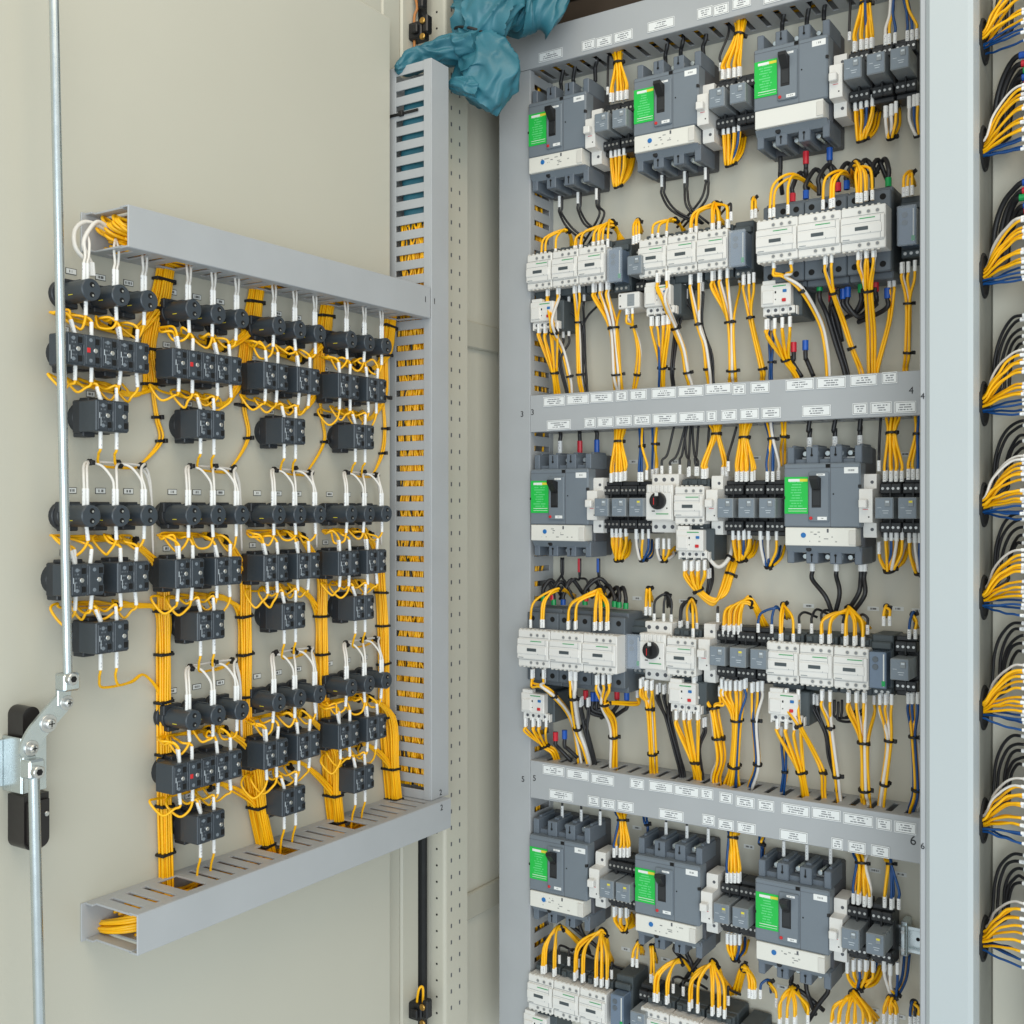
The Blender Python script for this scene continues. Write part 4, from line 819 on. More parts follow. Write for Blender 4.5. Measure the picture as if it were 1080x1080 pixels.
drop('thick yellow and white loom under the third middle contactor' + r2, 'yyyyyww', [(751, 286), (759, 284.5), (767, 283), (780, 288, .04)], [(770, 340), (772, 391), (772, 401)], (0, 1))
drop('yellow and white loom below the middle module' + r2, 'yyyw', [(784, 290), (790, 289), (795, 287.5)], [(791.6, 335), (804, 389), (804.6, 399)], (0, 1))
drop('yellow loom below the right overload relay' + r2, 'yyyyyy', [(808, 337), (817, 336), (825, 335), (833, 334)], [(828.7, 379), (840, 396)], (0,), .088)
drop('blue and yellow wires behind the right overload relay' + r2, 'bby', [(811, 338, .05), (815, 338, .05)], [(813, 382, .045), (813, 397)], (0,))
drop('long bent yellow loom from the first large contactor' + r2, 'yyyw', [(816, 272), (834, 268)], [(828, 292, .10), (846, 306, .09), (865, 339), (871, 367), (873, 393)], (1,), .11)
drop('black cables with green and red caps under the large contactors' + r2, 'KKk', [(864.5, 298, .07), (878, 304, .07), (884, 303, .07)], [(875, 330, .05), (884, 362, .045), (893, 392)], (), sl='gr-', slen=.012)
drop('thin yellow and white loom under the second large contactor' + r2, 'yyw', [(870, 268), (877, 266)], [(878.7, 309, .09), (889.6, 339), (899, 367), (908, 391)], (0, 2), .11)
drop('thick yellow and white loom under the third large contactor' + r2, 'yyyyyww', [(905, 263), (913.4, 261), (921, 260)], [(915, 306, .09), (918, 350), (918.6, 389)], (0,), .11)
drop('loose yellow wires beside the right module' + r2, 'yyy', [(938, 292, .06), (943, 291, .06)], [(938, 341, .05), (925, 389)], ())
drop('yellow and white loom below the right module' + r2, 'yyyw', [(951, 277), (958, 276), (965, 274.5)], [(957.8, 320), (957.5, 372), (955, 388)], (0, 1))
root = None
for a, b, c_, cap in (((889, 305), (900, 331), (914, 318), 'B'), ((894, 303), (906, 335), (925, 320), 'B'), ((908, 298), (903, 328), (890, 336), 'g'), ((923.5, 297), (922, 322), (905, 336), 'r'), ((936, 304), (928, 330), (905, 340), 'B'), ((877, 308), (882, 335), (888, 360), 'r')):
    root = CL('looped black cables with coloured caps under the large contactors' + r2, 'K', [(*a, .06)], [(*b, .05), (*c_, .035)], 'd', sl=cap, root=root, slen=.014)
root = None
for a, b, c_, cap in (((837, 361), (836, 382), (846, 398), 'r'), ((849.4, 359), (851, 380), (858, 397), 'B')):
    root = CL('two capped black cables out of the right overload relay' + r2, 'K', [(*a, .055)], [(*b, .05), (*c_, .04)], 'd', sl=cap, root=root, slen=.014)
# --- middle row: from duct 4 down to the devices
r3 = ', middle row'
def feed(label, cols, starts, tie_, end, d0=.062, sl='s', ties=(0,), **kw):
    CL(label, cols, starts, [(*tie_, .055), (end[0], end[1], .048), (end[0], end[1] - 12, E_)], 'u', ties, d0, sl, spr=[1, 1.5, 1.7], **kw)
root = None
for a, e, cap in (((590.7, 478), (590, 452), 's'), ((611.6, 478), (612, 452), 'r'), ((629.5, 477), (627, 451), 'B')):
    root = CL('black cables with white, red and blue caps above the left breaker' + r3, 'K', [(*a, .035)], [(e[0], e[1], .04), (e[0], e[1] - 10, .04)], 'u', sl=cap, root=root, slen=.020)
feed('yellow loom from duct to the left relays' + r3, 'yyyyyyyy', [(644.4, 509), (650, 508), (654, 508), (659, 507)], (652.7, 466), (654, 452))
feed('blue loom from duct to the third left relay' + r3, 'bbyb', [(674, 508), (677, 508), (682, 506)], (677, 471), (676.7, 452))
feed('blue, yellow and white wires beside the motor starter' + r3, 'bywy', [(688, 505, .04), (692, 504, .04)], (691, 468), (691, 450))
root = None
for a, e in (((698, 501), (711, 452)), ((707, 501), (722, 452)), ((717, 500), (724, 452)), ((726, 503), (728, 452)), ((734, 502), (737, 451)), ((744, 500), (748, 450)), ((727, 502), (722, 451)), ((736, 502), (730, 451))):
    root = CL('fan of black cables above the motor starter' + r3, 'k', [(*a, .055)], [((a[0] + e[0]) / 2, (a[1] + e[1]) / 2 + 2, .05), (*e, .045), (e[0] + 2, e[1] - 10, .04)], 'u', root=root, slen=.014)
feed('yellow loom forking to the starter contactor and breaker' + r3, 'yyyyyyyy', [(741, 505), (744, 505), (762, 503, .05), (766, 503, .05)], (755.6, 458), (755, 447))
CL('single black wire into the central narrow breaker' + r3, 'k', [(768, 497)], [(773, 465, .05), (777, 450, .045)], 'u')
feed('broad yellow loom from duct to the central relays' + r3, 'yyyyyyyyy', [(776.7, 508), (782, 508), (786.7, 508), (793, 508)], (785, 462), (787, 446))
feed('blue and white loom from duct to the third central relay' + r3, 'bbwyb', [(809, 508), (815, 508), (821, 507, .05)], (814.4, 463), (812, 445))
feed('yellow and white wires hooked beside the right breaker' + r3, 'yyw', [(824, 492, .03), (828, 490, .03)], (826.7, 460), (827, 446), sl='-')
root = None
for a in ((853.8, 474), (880.7, 473), (907, 472)):
    root = CL('three short black cables with white sleeves above the right breaker' + r3, 'K', [(*a, .038)], [(a[0] - 1, 455, .04), (a[0] + 1, 438, .04)], 'u', root=root, slen=.017)
CL('single black wire into the right narrow breaker' + r3, 'k', [(927, 497)], [(928, 465, .05), (929, 440, .045)], 'u')
feed('yellow loom with blue strand to the right relays' + r3, 'yyyybyyy', [(933, 508), (939.6, 508), (945, 508), (951, 508)], (940.4, 457), (943, 440))
feed('yellow and blue loom beside the right post' + r3, 'yyby', [(958, 506), (963, 506), (968, 506)], (967, 458), (968, 439))
hang('yellow loop hanging under the left relays' + r3, 'yyyyyy', [(645.5, 556), (650, 556), (654.4, 556), (660, 555)], (652, 590), (661, 572))
hang('white and blue loop under the third left relay' + r3, 'wybb', [(671, 558), (677.8, 558), (684, 557)], (677.8, 590), (687, 572))
hang('yellow, white and blue loop under the motor starter' + r3, 'wyyb', [(693, 568), (700, 568), (705.6, 568)], (699.5, 590), (711, 580))
CL('big yellow hoop from the overload relay back up' + r3, 'yyyyyyyy', [(721.8, 592), (729, 592), (735.5, 592), (743, 591)], [(737, 622, .065), (752, 634, .055), (763, 625, .05), (770, 606, .04), (777, 584, .025)], 'd', (0, 3), .078)
CL('thin black loop inside the yellow hoop' + r3, 'kk', [(747, 600, .05)], [(746, 628, .045), (752, 612, .035), (750, 590, .02)], 'd')
CL('thick white curved wire beside the overload relay' + r3, 'W', [(741, 556)], [(744, 582, .075), (756, 598, .065), (769, 588, .05), (773, 570, .03)], 'd', (2,))
hang('yellow loop hanging under the first central relays' + r3, 'yybyyyy', [(773, 558), (779, 558), (784.4, 558), (790, 557)], (782, 590), (795, 572))
hang('white, blue and yellow loop under the third central relay' + r3, 'wwybb', [(802, 558), (810, 558), (819, 558)], (811, 597), (826, 577))
hang('yellow loop with blue strand under the right relays' + r3, 'yybwyyy', [(927, 572, .045), (934, 558), (940, 558), (945.6, 558), (951.6, 557)], (938, 601), (953, 572))
hang('yellow, white and blue loop beside the right post' + r3, 'ywby', [(959, 560), (965, 560), (970, 560)], (969, 604), (973, 572))
root = None
for a, b, c_, cap in (((592, 588), (584, 618), (570, 632), '-'), ((594, 588), (598, 615), (605, 632), '-'), ((611, 589), (604, 612), (590, 632), 'r'), ((612, 589), (618, 612), (622, 630), '-'), ((631, 589), (624, 612), (615, 628), 'B'), ((632, 589), (630, 612), (640, 630), '-')):
    root = CL('forked black cables with red and blue caps under the left breaker' + r3, 'k', [(*a, .035)], [(*b, .05), (*c_, .045)], 'd', sl=cap, root=root, slen=.022)
root = None
for a, b, c_ in (((856.7, 592), (872, 630), (879, 652)), ((882, 592), (886, 625), (880, 650)), ((908, 592), (905, 626), (893, 646)), ((912, 592), (912, 628), (898, 648))):
    root = CL('four black cables curving down from the right breaker' + r3, 'K', [(*a, .038)], [(*b, .045), (*c_, .035)], 'd', root=root, slen=.014)
# --- fourth row: arcs
r4 = ', fourth row'
arc('yellow arc over the first large contactor' + r4, 'yyy', [(559.6, 662, .105), (571, 662, .105), (573, 662, .105)], (590, 621), (606, 630), apd=.08)
arc('yellow arc over the second and third large contactors' + r4, 'yyyyyyy', [(599, 664, .105), (606.7, 664, .105), (627, 665, .105), (633, 665, .105), (639.6, 665, .105)], (633, 624), (637, 636), apd=.08)
root = None
for a, b, c_, cap in (((573, 634), (582, 612), (592, 628), 'g'), ((584, 638), (592, 614), (604, 628), 'g'), ((594, 638), (603, 612), (615, 626), 'B'), ((583, 633), (578, 614), (570, 624), 'r'), ((617, 638), (626, 612), (638, 626), 'g'), ((618, 634), (632, 610), (646, 624), 'r'), ((638, 640), (632, 618), (624, 630), 'g'), ((648, 640), (641, 617), (632, 630), 'g'), ((653, 641), (650, 619), (642, 630), 'g'), ((660, 642), (656, 620), (648, 632), 'g')):
    root = CL('black cable arcs with green, red and blue caps over the large contactors' + r4, 'K', [(*a, .055)], [(*b, .045), (*c_, .03)], 'u', sl=cap, root=root, slen=.009)
arc('short yellow pair tied above the module' + r4, 'yyy', [(681, 649), (685.6, 649)], (684.4, 621), (687, 634), d0=.05)
arc('black wires tied above the motor starter' + r4, 'kkk', [(690, 656, .055), (700, 656, .055), (708, 657, .055)], (703, 627), (706, 640))
arc('yellow and black wires above the starter contactor' + r4, 'kyyyk', [(717, 664, .05), (725, 664, .05), (731, 672), (735, 666, .05)], (729, 633), (731, 645))
arc('single black wire above the narrow breaker' + r4, 'k', [(757, 656)], (757, 642), (757, 650), tie_=False)
arc('tall yellow arch over the relays' + r4, 'yyyyyyyyy', [(763, 669), (768.5, 669), (774, 669), (779, 669)], (791, 634), (808, 664), d0=.062)
arc('two thin blue arcs over the third relay' + r4, 'bb', [(799.6, 667), (814, 668)], (820, 641), (827, 652), d0=.06, tie_=False)
arc('yellow arc over the first right contactor' + r4, 'yyy', [(823, 678), (836.7, 678)], (826.5, 638), (832, 652))
root = None
for a, b in (((843, 668), (849, 646)), ((856, 668), (861, 643)), ((866.7, 666), (872, 643)), ((889, 668), (880, 645))):
    root = CL('black wires hooked over the right contactors' + r4, 'k', [(*a, .055)], [(*b, .04), (b[0] + 13, b[1] + 5, .028)], 'u', root=root, slen=.014)
arc('yellow arc fanning over the right contactors' + r4, 'yyyyyyy', [(866, 679), (874.4, 679), (891.6, 681), (901, 681), (910, 682)], (896, 643), (914, 664))
arc('single black hooked wire right of the yellow fan' + r4, 'k', [(915, 669, .055)], (910, 648), (903, 655), tie_=False)
arc('short yellow pair above the blue-grey module' + r4, 'yy', [(932, 660), (938.4, 660)], (935, 640), (937, 650), d0=.06)
arc('blue and yellow wires above the last relay' + r4, 'by', [(959, 674), (965.5, 674)], (963, 648), (967, 662), d0=.06)
# --- fourth row: looms down into duct 6
def drop4(label, cols, starts, vias, ties, d0=.074, sl='s', **kw): drop(label + r4, cols, starts, vias, ties, d0, sl, **kw)
drop4('yellow wires below the left overload relay', 'yyyyy', [(554, 757), (562, 757), (568, 757), (576, 757)], [(574.4, 786), (583, 792), (587, 803)], (0,), .092)
drop4('yellow loom with white wire from the first large contactor', 'yyyw', [(561, 706), (573, 706)], [(571, 724, .11), (584, 733, .10), (599, 751), (606.7, 771), (612, 802)], (1,), .105)
drop4('thick white bent wires from the second large contactor', 'yWW', [(601, 708), (606.7, 708)], [(604.4, 736, .10), (609, 768), (615.6, 787), (621, 804)], (0, 1), .105)
drop4('black cables below the large contactors', 'kkkkk', [(612, 736, .06), (620, 736, .06)], [(619, 773, .055), (627, 802)], ())
drop4('yellow and white loom from the third large contactor', 'yyyyww', [(629, 712), (636, 712), (642, 711), (672, 726, .04)], [(637, 742, .09), (645, 760), (647, 777), (646.7, 809)], (0, 2), .105)
root = None
for a, b, c_, cap in (((617.8, 728), (625, 752), (640, 756), 'r'), ((625.5, 730), (634, 752), (648, 756), 'B'), ((629.5, 730), (636, 748), (648, 752), 'B'), ((650.7, 728), (646, 750), (634, 757), 'r'), ((661, 729), (656, 750), (642, 760), 'B')):
    root = CL('black cable loops with red and blue caps below the large contactors' + r4, 'K', [(*a, .05)], [(*b, .045), (*c_, .03)], 'd', sl=cap, root=root, slen=.014)
root = None
for a, b, c_, cap in (((586, 772), (590, 790), (603, 803), 'r'), ((595.5, 770), (599, 790), (609, 799), 'B')):
    root = CL('two capped black cables out of the left overload relay' + r4, 'K', [(*a, .06)], [(*b, .055), (*c_, .045)], 'd', sl=cap, root=root, slen=.014)
drop4('yellow and white loom under the motor starter', 'yyyyw', [(675.5, 716), (681, 718), (687, 718)], [(685.6, 747), (688, 795), (689, 811)], (0, 1))
drop4('fat black loom under the motor starter', 'kkkkkkk', [(693, 722), (700, 722), (706, 722)], [(705, 760), (714, 795), (719, 813)], (), .055)
drop4('yellow loom below the motor starter overload relay', 'yyyyyyy', [(713, 749), (721, 749), (726.7, 749), (735.5, 749)], [(732.7, 803), (736.7, 821)], (0,), .078)
drop4('black wires behind the motor starter overload relay', 'kkk', [(742, 757, .05), (744, 756, .05)], [(737, 789, .05), (740, 817)], ())
drop4('white wire joining a yellow loom below the narrow breaker', 'Wyyyy', [(732, 713), (759, 724, .06), (762, 724, .06)], [(752, 746), (757.8, 778), (760, 800), (755, 819)], (0, 1))
drop4('broad fanning yellow loom below the relays', 'yyyyybyyyyy', [(761, 716), (765.6, 718), (770, 718), (775.6, 718), (780.4, 718), (785.5, 716)], [(776.7, 760), (774, 808), (771, 828)], (0, 1), .062, spr=[1, 1.1, 1.9, 2.0])
drop4('yellow, white and blue loom below the third relay', 'yywbb', [(793, 720), (799, 719), (804, 718)], [(796.7, 760), (799, 806), (792, 831)], (0, 1), .062)
drop4('yellow loom below the right overload relay', 'yyyyyy', [(819.6, 758), (829, 758), (837.8, 759), (844.4, 759)], [(844.4, 814), (849, 838)], (0,), .078)
drop4('blue and yellow wires behind the right overload relay', 'bby', [(824, 766, .05), (829, 766, .05)], [(827.8, 814, .045), (825, 837)], (0,))
drop4('bent yellow and white loom crossing the right overload relay', 'yyw', [(829, 727, .08), (842, 727, .08)], [(842.7, 765, .088), (858, 791), (867.8, 814), (869, 835)], (0, 2))
drop4('black cables below the second right contactor', 'kkkk', [(857.8, 732, .055), (862, 733, .055)], [(871, 773, .05), (875.5, 798, .045), (882, 823)], ())
drop4('thin yellow and white loom below the second right contactor', 'yyww', [(866.7, 728), (875.5, 729)], [(876, 767), (882.7, 819), (885.5, 838)], (0, 1))
drop4('thick yellow and white loom below the third right contactor', 'yyyyyww', [(894.4, 730), (903, 730), (911, 730), (922, 732, .045)], [(910.7, 783), (912, 833), (913, 842)], (0, 1))
drop4('yellow and white loom below the blue-grey module', 'yyyww', [(928, 732), (934, 732), (940.4, 732)], [(937.8, 781), (933, 827), (930, 848)], (0, 1), .068)
drop4('blue and yellow loom beside the right post', 'bbbyyw', [(957.8, 731), (962, 731), (967.8, 731)], [(964, 777), (967, 833), (962, 857)], (0, 1), .062)
root = None
for a, b, c_ in (((880, 738), (892, 757), (905, 748)), ((884, 740), (897, 761), (910, 752)), ((888, 738), (900, 755), (914, 745))):
    root = CL('thin black loops behind the right contactor looms' + r4, 'k', [(*a, .045)], [(*b, .035), (*c_, .025)], 'd', sl='-', root=root)
# --- fifth row
r5 = ', fifth row'
feed('yellow loom from duct to the left relays' + r5, 'byyyyyyy', [(647.6, 904), (654, 904), (658, 904), (662, 904)], (656, 865), (655, 857))
feed('yellow loom from duct to the middle relays' + r5, 'byyyyyyy', [(766.8, 931), (771, 931), (775, 931), (779, 931)], (773, 883), (774, 877))
feed('yellow loom from duct to the right relays' + r5, 'byyyyyyw', [(900, 953), (905, 954), (911.6, 956), (917, 957)], (909, 910), (908, 902))
feed('blue and yellow loom to the last right relay' + r5, 'ybbyb', [(933, 957), (940, 959), (948, 959)], (939, 911), (938, 906))
feed('short blue pair beside the middle breaker' + r5, 'bb', [(683, 885, .03)], (682, 869), (681, 862), sl='-')
feed('short blue and yellow wires beside the right breaker' + r5, 'bby', [(803, 912, .03)], (802.8, 889), (804, 882), sl='-')
for k, pts in enumerate((((593, 864), (613, 868), (633, 870)), ((702.5, 882), (724.5, 886), (747, 889)), ((826.6, 903), (851, 907), (876, 911)))):
    root = None
    for (x, y) in pts: root = CL('black cables in white sleeves above the %s breaker' % side3[k] + r5, 'k', [(x, y, .045)], [(x, y - 20, .045), (x, y - 32, .042)], 'u', root=root, slen=.022)
hang('yellow loop hanging under the left relays' + r5, 'yyyyy', [(647.6, 956), (654, 957), (660.5, 957)], (658, 980), (668, 966))
hang('yellow loop hanging under the middle relays' + r5, 'yyybyy', [(767, 984), (771, 985), (775, 985), (780, 985)], (775.5, 1010), (785, 990))
hang('yellow loop with blue strand under the right relays' + r5, 'yybyyyy', [(893.5, 1014), (900, 1012), (906.5, 1012), (913, 1012), (920.7, 1013)], (907.7, 1039), (926, 1018))
hang('white and blue loop under the last right relay' + r5, 'wwbby', [(932.4, 1012), (939, 1016), (946.6, 1015)], (943.5, 1048), (957, 1006))
for k, pts in enumerate(([(600, 962), (612, 966), (626, 969)], [(712, 992), (725, 995), (738, 1000)], [(835, 1026), (850, 1030), (873, 1036)])):
    root = None
    for j, (x, y) in enumerate(pts): root = CL('crossing black cables under the %s breaker' % side3[k] + r5, 'K', [(x, y, .035)], [(x + (12, 4, -8)[j], y + 22, .035), (x + (34, 10, -20)[j], y + 40, .025)], 'd', sl='-', root=root, slen=.008)
# --- bottom row
r6 = ', bottom row'
arc('yellow arch over the first left contactor' + r6, 'yyyy', [(571.6, 1027), (574, 1027), (584, 1030)], (592, 978), (618, 1002))
arc('yellow fan over the left contactors' + r6, 'yyyyyyyy', [(606, 1034), (614, 1036), (628, 1040), (634, 1041), (640, 1042)], (636, 983), (643, 1016))
root = None
for a, b in (((590, 1016), (594, 998)), ((600, 1018), (607, 1002)), ((610, 1020), (616, 1004)), ((645, 1032), (648, 1018))):
    root = CL('grey sleeved black wires behind the left contactors' + r6, 'k', [(*a, .055)], [(*b, .045), (b[0] + 10, b[1] + 5, .03)], 'u', root=root, slen=.014)
arc('short yellow pair above the left module' + r6, 'yyy', [(667, 1019), (671.7, 1020)], (674, 994), (678, 1006), d0=.06)
arc('yellow and black wires above the plug-in relay' + r6, 'yyk', [(686.5, 1036), (690, 1038)], (687.7, 998), (692, 1015), d0=.055)
arc('yellow arch over the first middle contactor' + r6, 'yyyy', [(690, 1056), (693, 1057), (703, 1059)], (717.5, 1013), (733, 1030))
arc('yellow fan over the middle contactors' + r6, 'yyyyyyyy', [(727, 1066), (735.7, 1068), (751, 1071), (757.7, 1072), (764, 1074)], (753, 1016), (770, 1048))
root = None
for a, b in (((710, 1047), (716, 1030)), ((720.7, 1050), (727, 1034)), ((729, 1053), (736, 1038)), ((768, 1060), (771, 1044))):
    root = CL('grey sleeved black wires behind the middle contactors' + r6, 'k', [(*a, .055)], [(*b, .045), (b[0] + 10, b[1] + 5, .03)], 'u', root=root, slen=.014)
arc('yellow arch above the middle module' + r6, 'yyyyy', [(790, 1052), (793, 1053), (796, 1053)], (785, 1021), (776, 1046), d0=.06)
arc('thin blue and yellow arc right of the middle module' + r6, 'by', [(802, 1053), (819, 1062)], (812, 1036), (815, 1046), d0=.06)
arc('yellow fan left at the bottom picture edge' + r6, 'yyyyy', [(822, 1084), (830, 1083), (838, 1082), (852, 1080)], (836.5, 1042), (852, 1064))
arc('broad yellow fan in the centre of the bottom picture edge' + r6, 'yyyyyyyyyyyy', [(876.6, 1088), (884, 1089), (893, 1090), (901, 1090), (910, 1090), (918, 1088)], (901, 1050), (921, 1076))
arc('tied yellow wires right at the bottom picture edge' + r6, 'yyyyy', [(932, 1079), (939, 1080), (945, 1080)], (939.6, 1054), (942, 1070), d0=.06)
arc('blue and yellow wires in the bottom right corner by the post' + r6, 'bkyy', [(960, 1082), (965, 1082), (969, 1081)], (964, 1058), (967, 1070), d0=.06)
# ================================================================== wires lying inside the ducts
def fill(label, cols, a, b, ex, ez, wob=.006, n=7, two=None):
    a, b = Vector(a), Vector(b); root = thing('duct_wires', label, 'wiring', a, 0, 'wires lying in the ducts')
    for c in cols:
        pa = random.uniform(-1, 1), random.uniform(-1, 1); pts = []
        for k in range(n + 1):
            t = k / n; d = Vector((random.gauss(0, wob * .5),) * 3)
            pts.append(a.lerp(b, t) + ex * max(-1, min(1, pa[0] + random.gauss(0, .28))) + ez * max(-1, min(1, pa[1] + random.gauss(0, .28))))
        add_wire(root, pts, c, None, n=5)
    return root
fill('yellow wires packed inside the tall door duct', 'd' * 60 + 'kkkk', (XD + .046, 1.286, .89), (XD + .050, 1.286, 1.72), Vector((.029, 0, 0)), Vector((0, .009, 0)), n=16)
fill('yellow wires inside the top door duct', 'y' * 26, (XD + .050, .765, 1.590), (XD + .045, 1.275, 1.596), Vector((.028, 0, 0)), Vector((0, 0, .012)), n=9)
fill('yellow wires coiled inside the bottom door duct', 'y' * 26, (XD + .050, .775, .846), (XD + .045, 1.30, .848), Vector((.026, 0, 0)), Vector((0, 0, .011)), n=9)
fill('yellow and dark wires inside the top cabinet duct', 'y' * 12 + 'kkkbb', (-.97, YB - .035, 2.036), (-.31, YB - .035, 2.036), Vector((0, .022, 0)), Vector((0, 0, .020)), n=9)
fill('yellow and dark wires inside the upper labelled duct', 'y' * 12 + 'kkkbb', (-.935, YB - .035, 1.448), (-.345, YB - .035, 1.448), Vector((0, .022, 0)), Vector((0, 0, .018)), n=9)
fill('yellow and dark wires inside the lower labelled duct', 'y' * 12 + 'kkkbb', (-.935, YB - .035, .860), (-.345, YB - .035, .860), Vector((0, .022, 0)), Vector((0, 0, .018)), n=9)
fill('yellow wires inside the left cabinet duct', 'y' * 16 + 'kkkk', (-.972, YB - .035, .45), (-.972, YB - .035, 2.01), Vector((0, .024, 0)), Vector((.020, 0, 0)), n=18)
# loose ends and white feeds seen in the open left ends of the two door ducts
root = thing('duct_wires', 'yellow wire ends bulging from the open end of the top door duct', 'wiring', Q(120, 240, .05), 0, 'wires lying in the ducts')
for k in range(12):
    h = random.uniform(-.010, .012)
    add_wire(root, [Vector((XD + .012 + .005 * k, .80, 1.598 + h)), Vector((XD + .020 + .0045 * k, .772, 1.602 + h * .9)), Vector((XD + .026 + .0035 * k, .752 + .001 * (k % 4), 1.604 + h)), Vector((XD + .034 + .0035 * k, .756, 1.596 + h * .8)), Vector((XD + .045 + .003 * k, .785, 1.590 + h)), Vector((XD + .05 + .002 * k, .83, 1.588 + h))], 'y', None)
root = thing('white_feed', 'white wires looping out of the open end of the top door duct', 'wiring', Q(100, 250, .05), 0)
for k, (px_, dx) in enumerate(((92, 0), (96, 2))):
    add_wire(root, [Q(96 + dx, 291, .052), Q(95 + dx, 280, .052), Q(80 + 8 * k, 262 - 4 * k, .055), Q(79 + 16 * k, 243 - 2 * k, .05), Q(90 + 14 * k, 234, .045), Q(108 + 10 * k, 240 + 3 * k, .04), Q(125, 252, .03)], 'w', 's', slen=.014)
root = thing('duct_wires', 'yellow wire coil bulging from the open end of the bottom door duct', 'wiring', Q(115, 985, .05), 0, 'wires lying in the ducts')
for k in range(13):
    h = random.uniform(-.009, .009); f = .002 * (k % 5)
    add_wire(root, [Vector((XD + .078, .830, .852 + h)), Vector((XD + .072, .790, .850 + h)), Vector((XD + .056, .764 + f, .848 + h * .9)), Vector((XD + .034 - .001 * k, .758 + f, .843 + h * .7)), Vector((XD + .016, .766 + f, .841 + h * .5)), Vector((XD + .018, .79, .850 + h)), Vector((XD + .03, .84, .856 + h))], 'y', None)
# ================================================================== cable bundles of the side bay
HY = 1.400; SX = P(1094, 500, YB - 1.375).x
for k, zc in enumerate(HZ):
    root = thing('side_cable_bundle', 'yellow, blue and white wires from the %s cable hole at the right edge' % ('topmost', 'second', 'third', 'fourth', 'fifth', 'sixth', 'seventh', 'eighth', 'lowest')[k], 'wiring', (-.245, HY, zc), 0, 'wires leaving the cable holes at the right edge')
    cols = ['v'] * (2 if k in (4, 7) else 1) + ['f'] * 9 + ['e'] * 4
    if k == 0: cols = ['f'] * 9 + ['e'] * 4
    n = len(cols)
    for j, c_ in enumerate(cols):
        t = j / (n - 1); ze = zc + .058 - t * .068 - (.006 if t > .45 else 0) + random.uniform(-.0018, .0018); yy = HY + random.uniform(-.006, .010) - .010 * (j % 2)
        s = Vector((SX + random.uniform(-.002, .001), HY - .020 - .008 * (j % 2), ze))
        zs = zc + .010 - t * .021 + random.uniform(-.002, .002); e = s + Vector((-.016, 0, 0)); pts = [s, e]
        for q in range(1, 6):
            u = 1 - q / 5.0; f = math.sin(u * math.pi / 2) ** (.7 if c_ == 'v' else random.uniform(.8, 1.1))
            pts.append(Vector((-.243 + (e.x + .243) * u, yy + (e.y - yy) * u, zs + (ze - zs) * f + random.uniform(-.0008, .0008))))
        pts.append(Vector((-.262, yy + .004, zs - .004)))
        add_wire(root, pts, 'w' if c_ == 'v' and k == 2 else c_, 's', slen=.016, n=4)
    root = thing('side_cable_bundle', 'black cables curving up behind the %s wire bundle at the right edge' % ('topmost', 'second', 'third', 'fourth', 'fifth', 'sixth', 'seventh', 'eighth', 'lowest')[k], 'wiring', (-.2, 1.44, zc + .06), 0, 'black cables behind the side bundles')
    for j in range(5):
        ze = zc + (.070 + .0085 * j if k else .078 + .008 * j) - (.0 if k not in (4, 5) else .004) ; s = Vector((SX - .004 + random.uniform(-.004, .003), HY + .006, ze + random.uniform(-.002, .002)))
        cap = ('B', 'r', 'g', 'B', 'r')[j] if k in (1, 2) and j in (0, 1, 3, 4) else 's'
        if k in (1, 2): cap = 'rB-rB'[j] if j != 2 else 'g'
        e = s + Vector((-.016, 0, 0)); zb_ = zc + .010; pts = [s, e]; xw = -.222 - .004 * j + random.uniform(-.003, .003)
        for q in range(1, 6):
            u = q / 5.0 * math.pi / 2; pts.append(Vector((e.x + (xw - e.x) * math.sin(u), e.y + .028 * math.sin(u), ze - (ze - zb_) * .72 * (1 - math.cos(u)) + random.uniform(-.001, .001))))
        pts += [Vector((xw - .003, HY + .030, zb_ + .006)), Vector((-.262, HY + .012, zc - .006))]
        add_wire(root, pts, 'K' if k in (1, 2) else 'k', cap, slen=.016, n=4)
st = thing('terminal_strip', 'grey terminal strip just beyond the right picture edge', 'terminal strip', (SX + .002, HY + .03, .6))
part(st, 'strip_body', None, 'relay_grey', lambda b: b.box(.0, .040, -.02, .034, 0, 1.40, .001))
for k in range(88): part(st, 'terminal', 'term', 'white_plastic_b', lambda b: b.box(-.004, .030, .030, .052, 0, .0142, .001), loc=(0, 0, .004 + k * .0158))
# ================================================================== rod lock of the door
def vcyl(root, name, a, b, r, m, n=16):
    me = tube_mesh(name, [Vector(a) - root.location, (Vector(a) + Vector(b)) / 2 - root.location, Vector(b) - root.location], r, m, n); me.set_sharp_from_angle(angle=.6)
    o = bpy.data.objects.new(name, me); COL.objects.link(o); o.parent = root; return o
lk = thing('rod_lock', 'black and zinc door lock joining the two long locking rods', 'lock', Q(40, 790, 0) + Vector((0, -.024, 0))); dl = lk.location
A = lambda px, py, d: Q(px, py, d)
DX = lambda p: (p.y - dl.y, p.z - dl.z)
def lockpart(name, m, build):
    o = part(lk, name, None, m, build); o.rotation_euler = (0, 0, DR); return o
def rounded(y0, y1, z0, z1, r, top=True, bot=True, n=7):
    pts = []
    def arcp(cy, cz, a0):
        for k in range(n + 1):
            a = a0 + math.pi / 2 * k / n; pts.append((cy + r * math.cos(a), cz + r * math.sin(a)))
    if top: arcp(y1 - r, z1 - r, 0); arcp(y0 + r, z1 - r, math.pi / 2)
    else: pts.extend([(y1, z1), (y0, z1)])
    if bot: arcp(y0 + r, z0 + r, math.pi); arcp(y1 - r, z0 + r, 1.5 * math.pi)
    else: pts.extend([(y0, z0), (y1, z0)])
    return pts
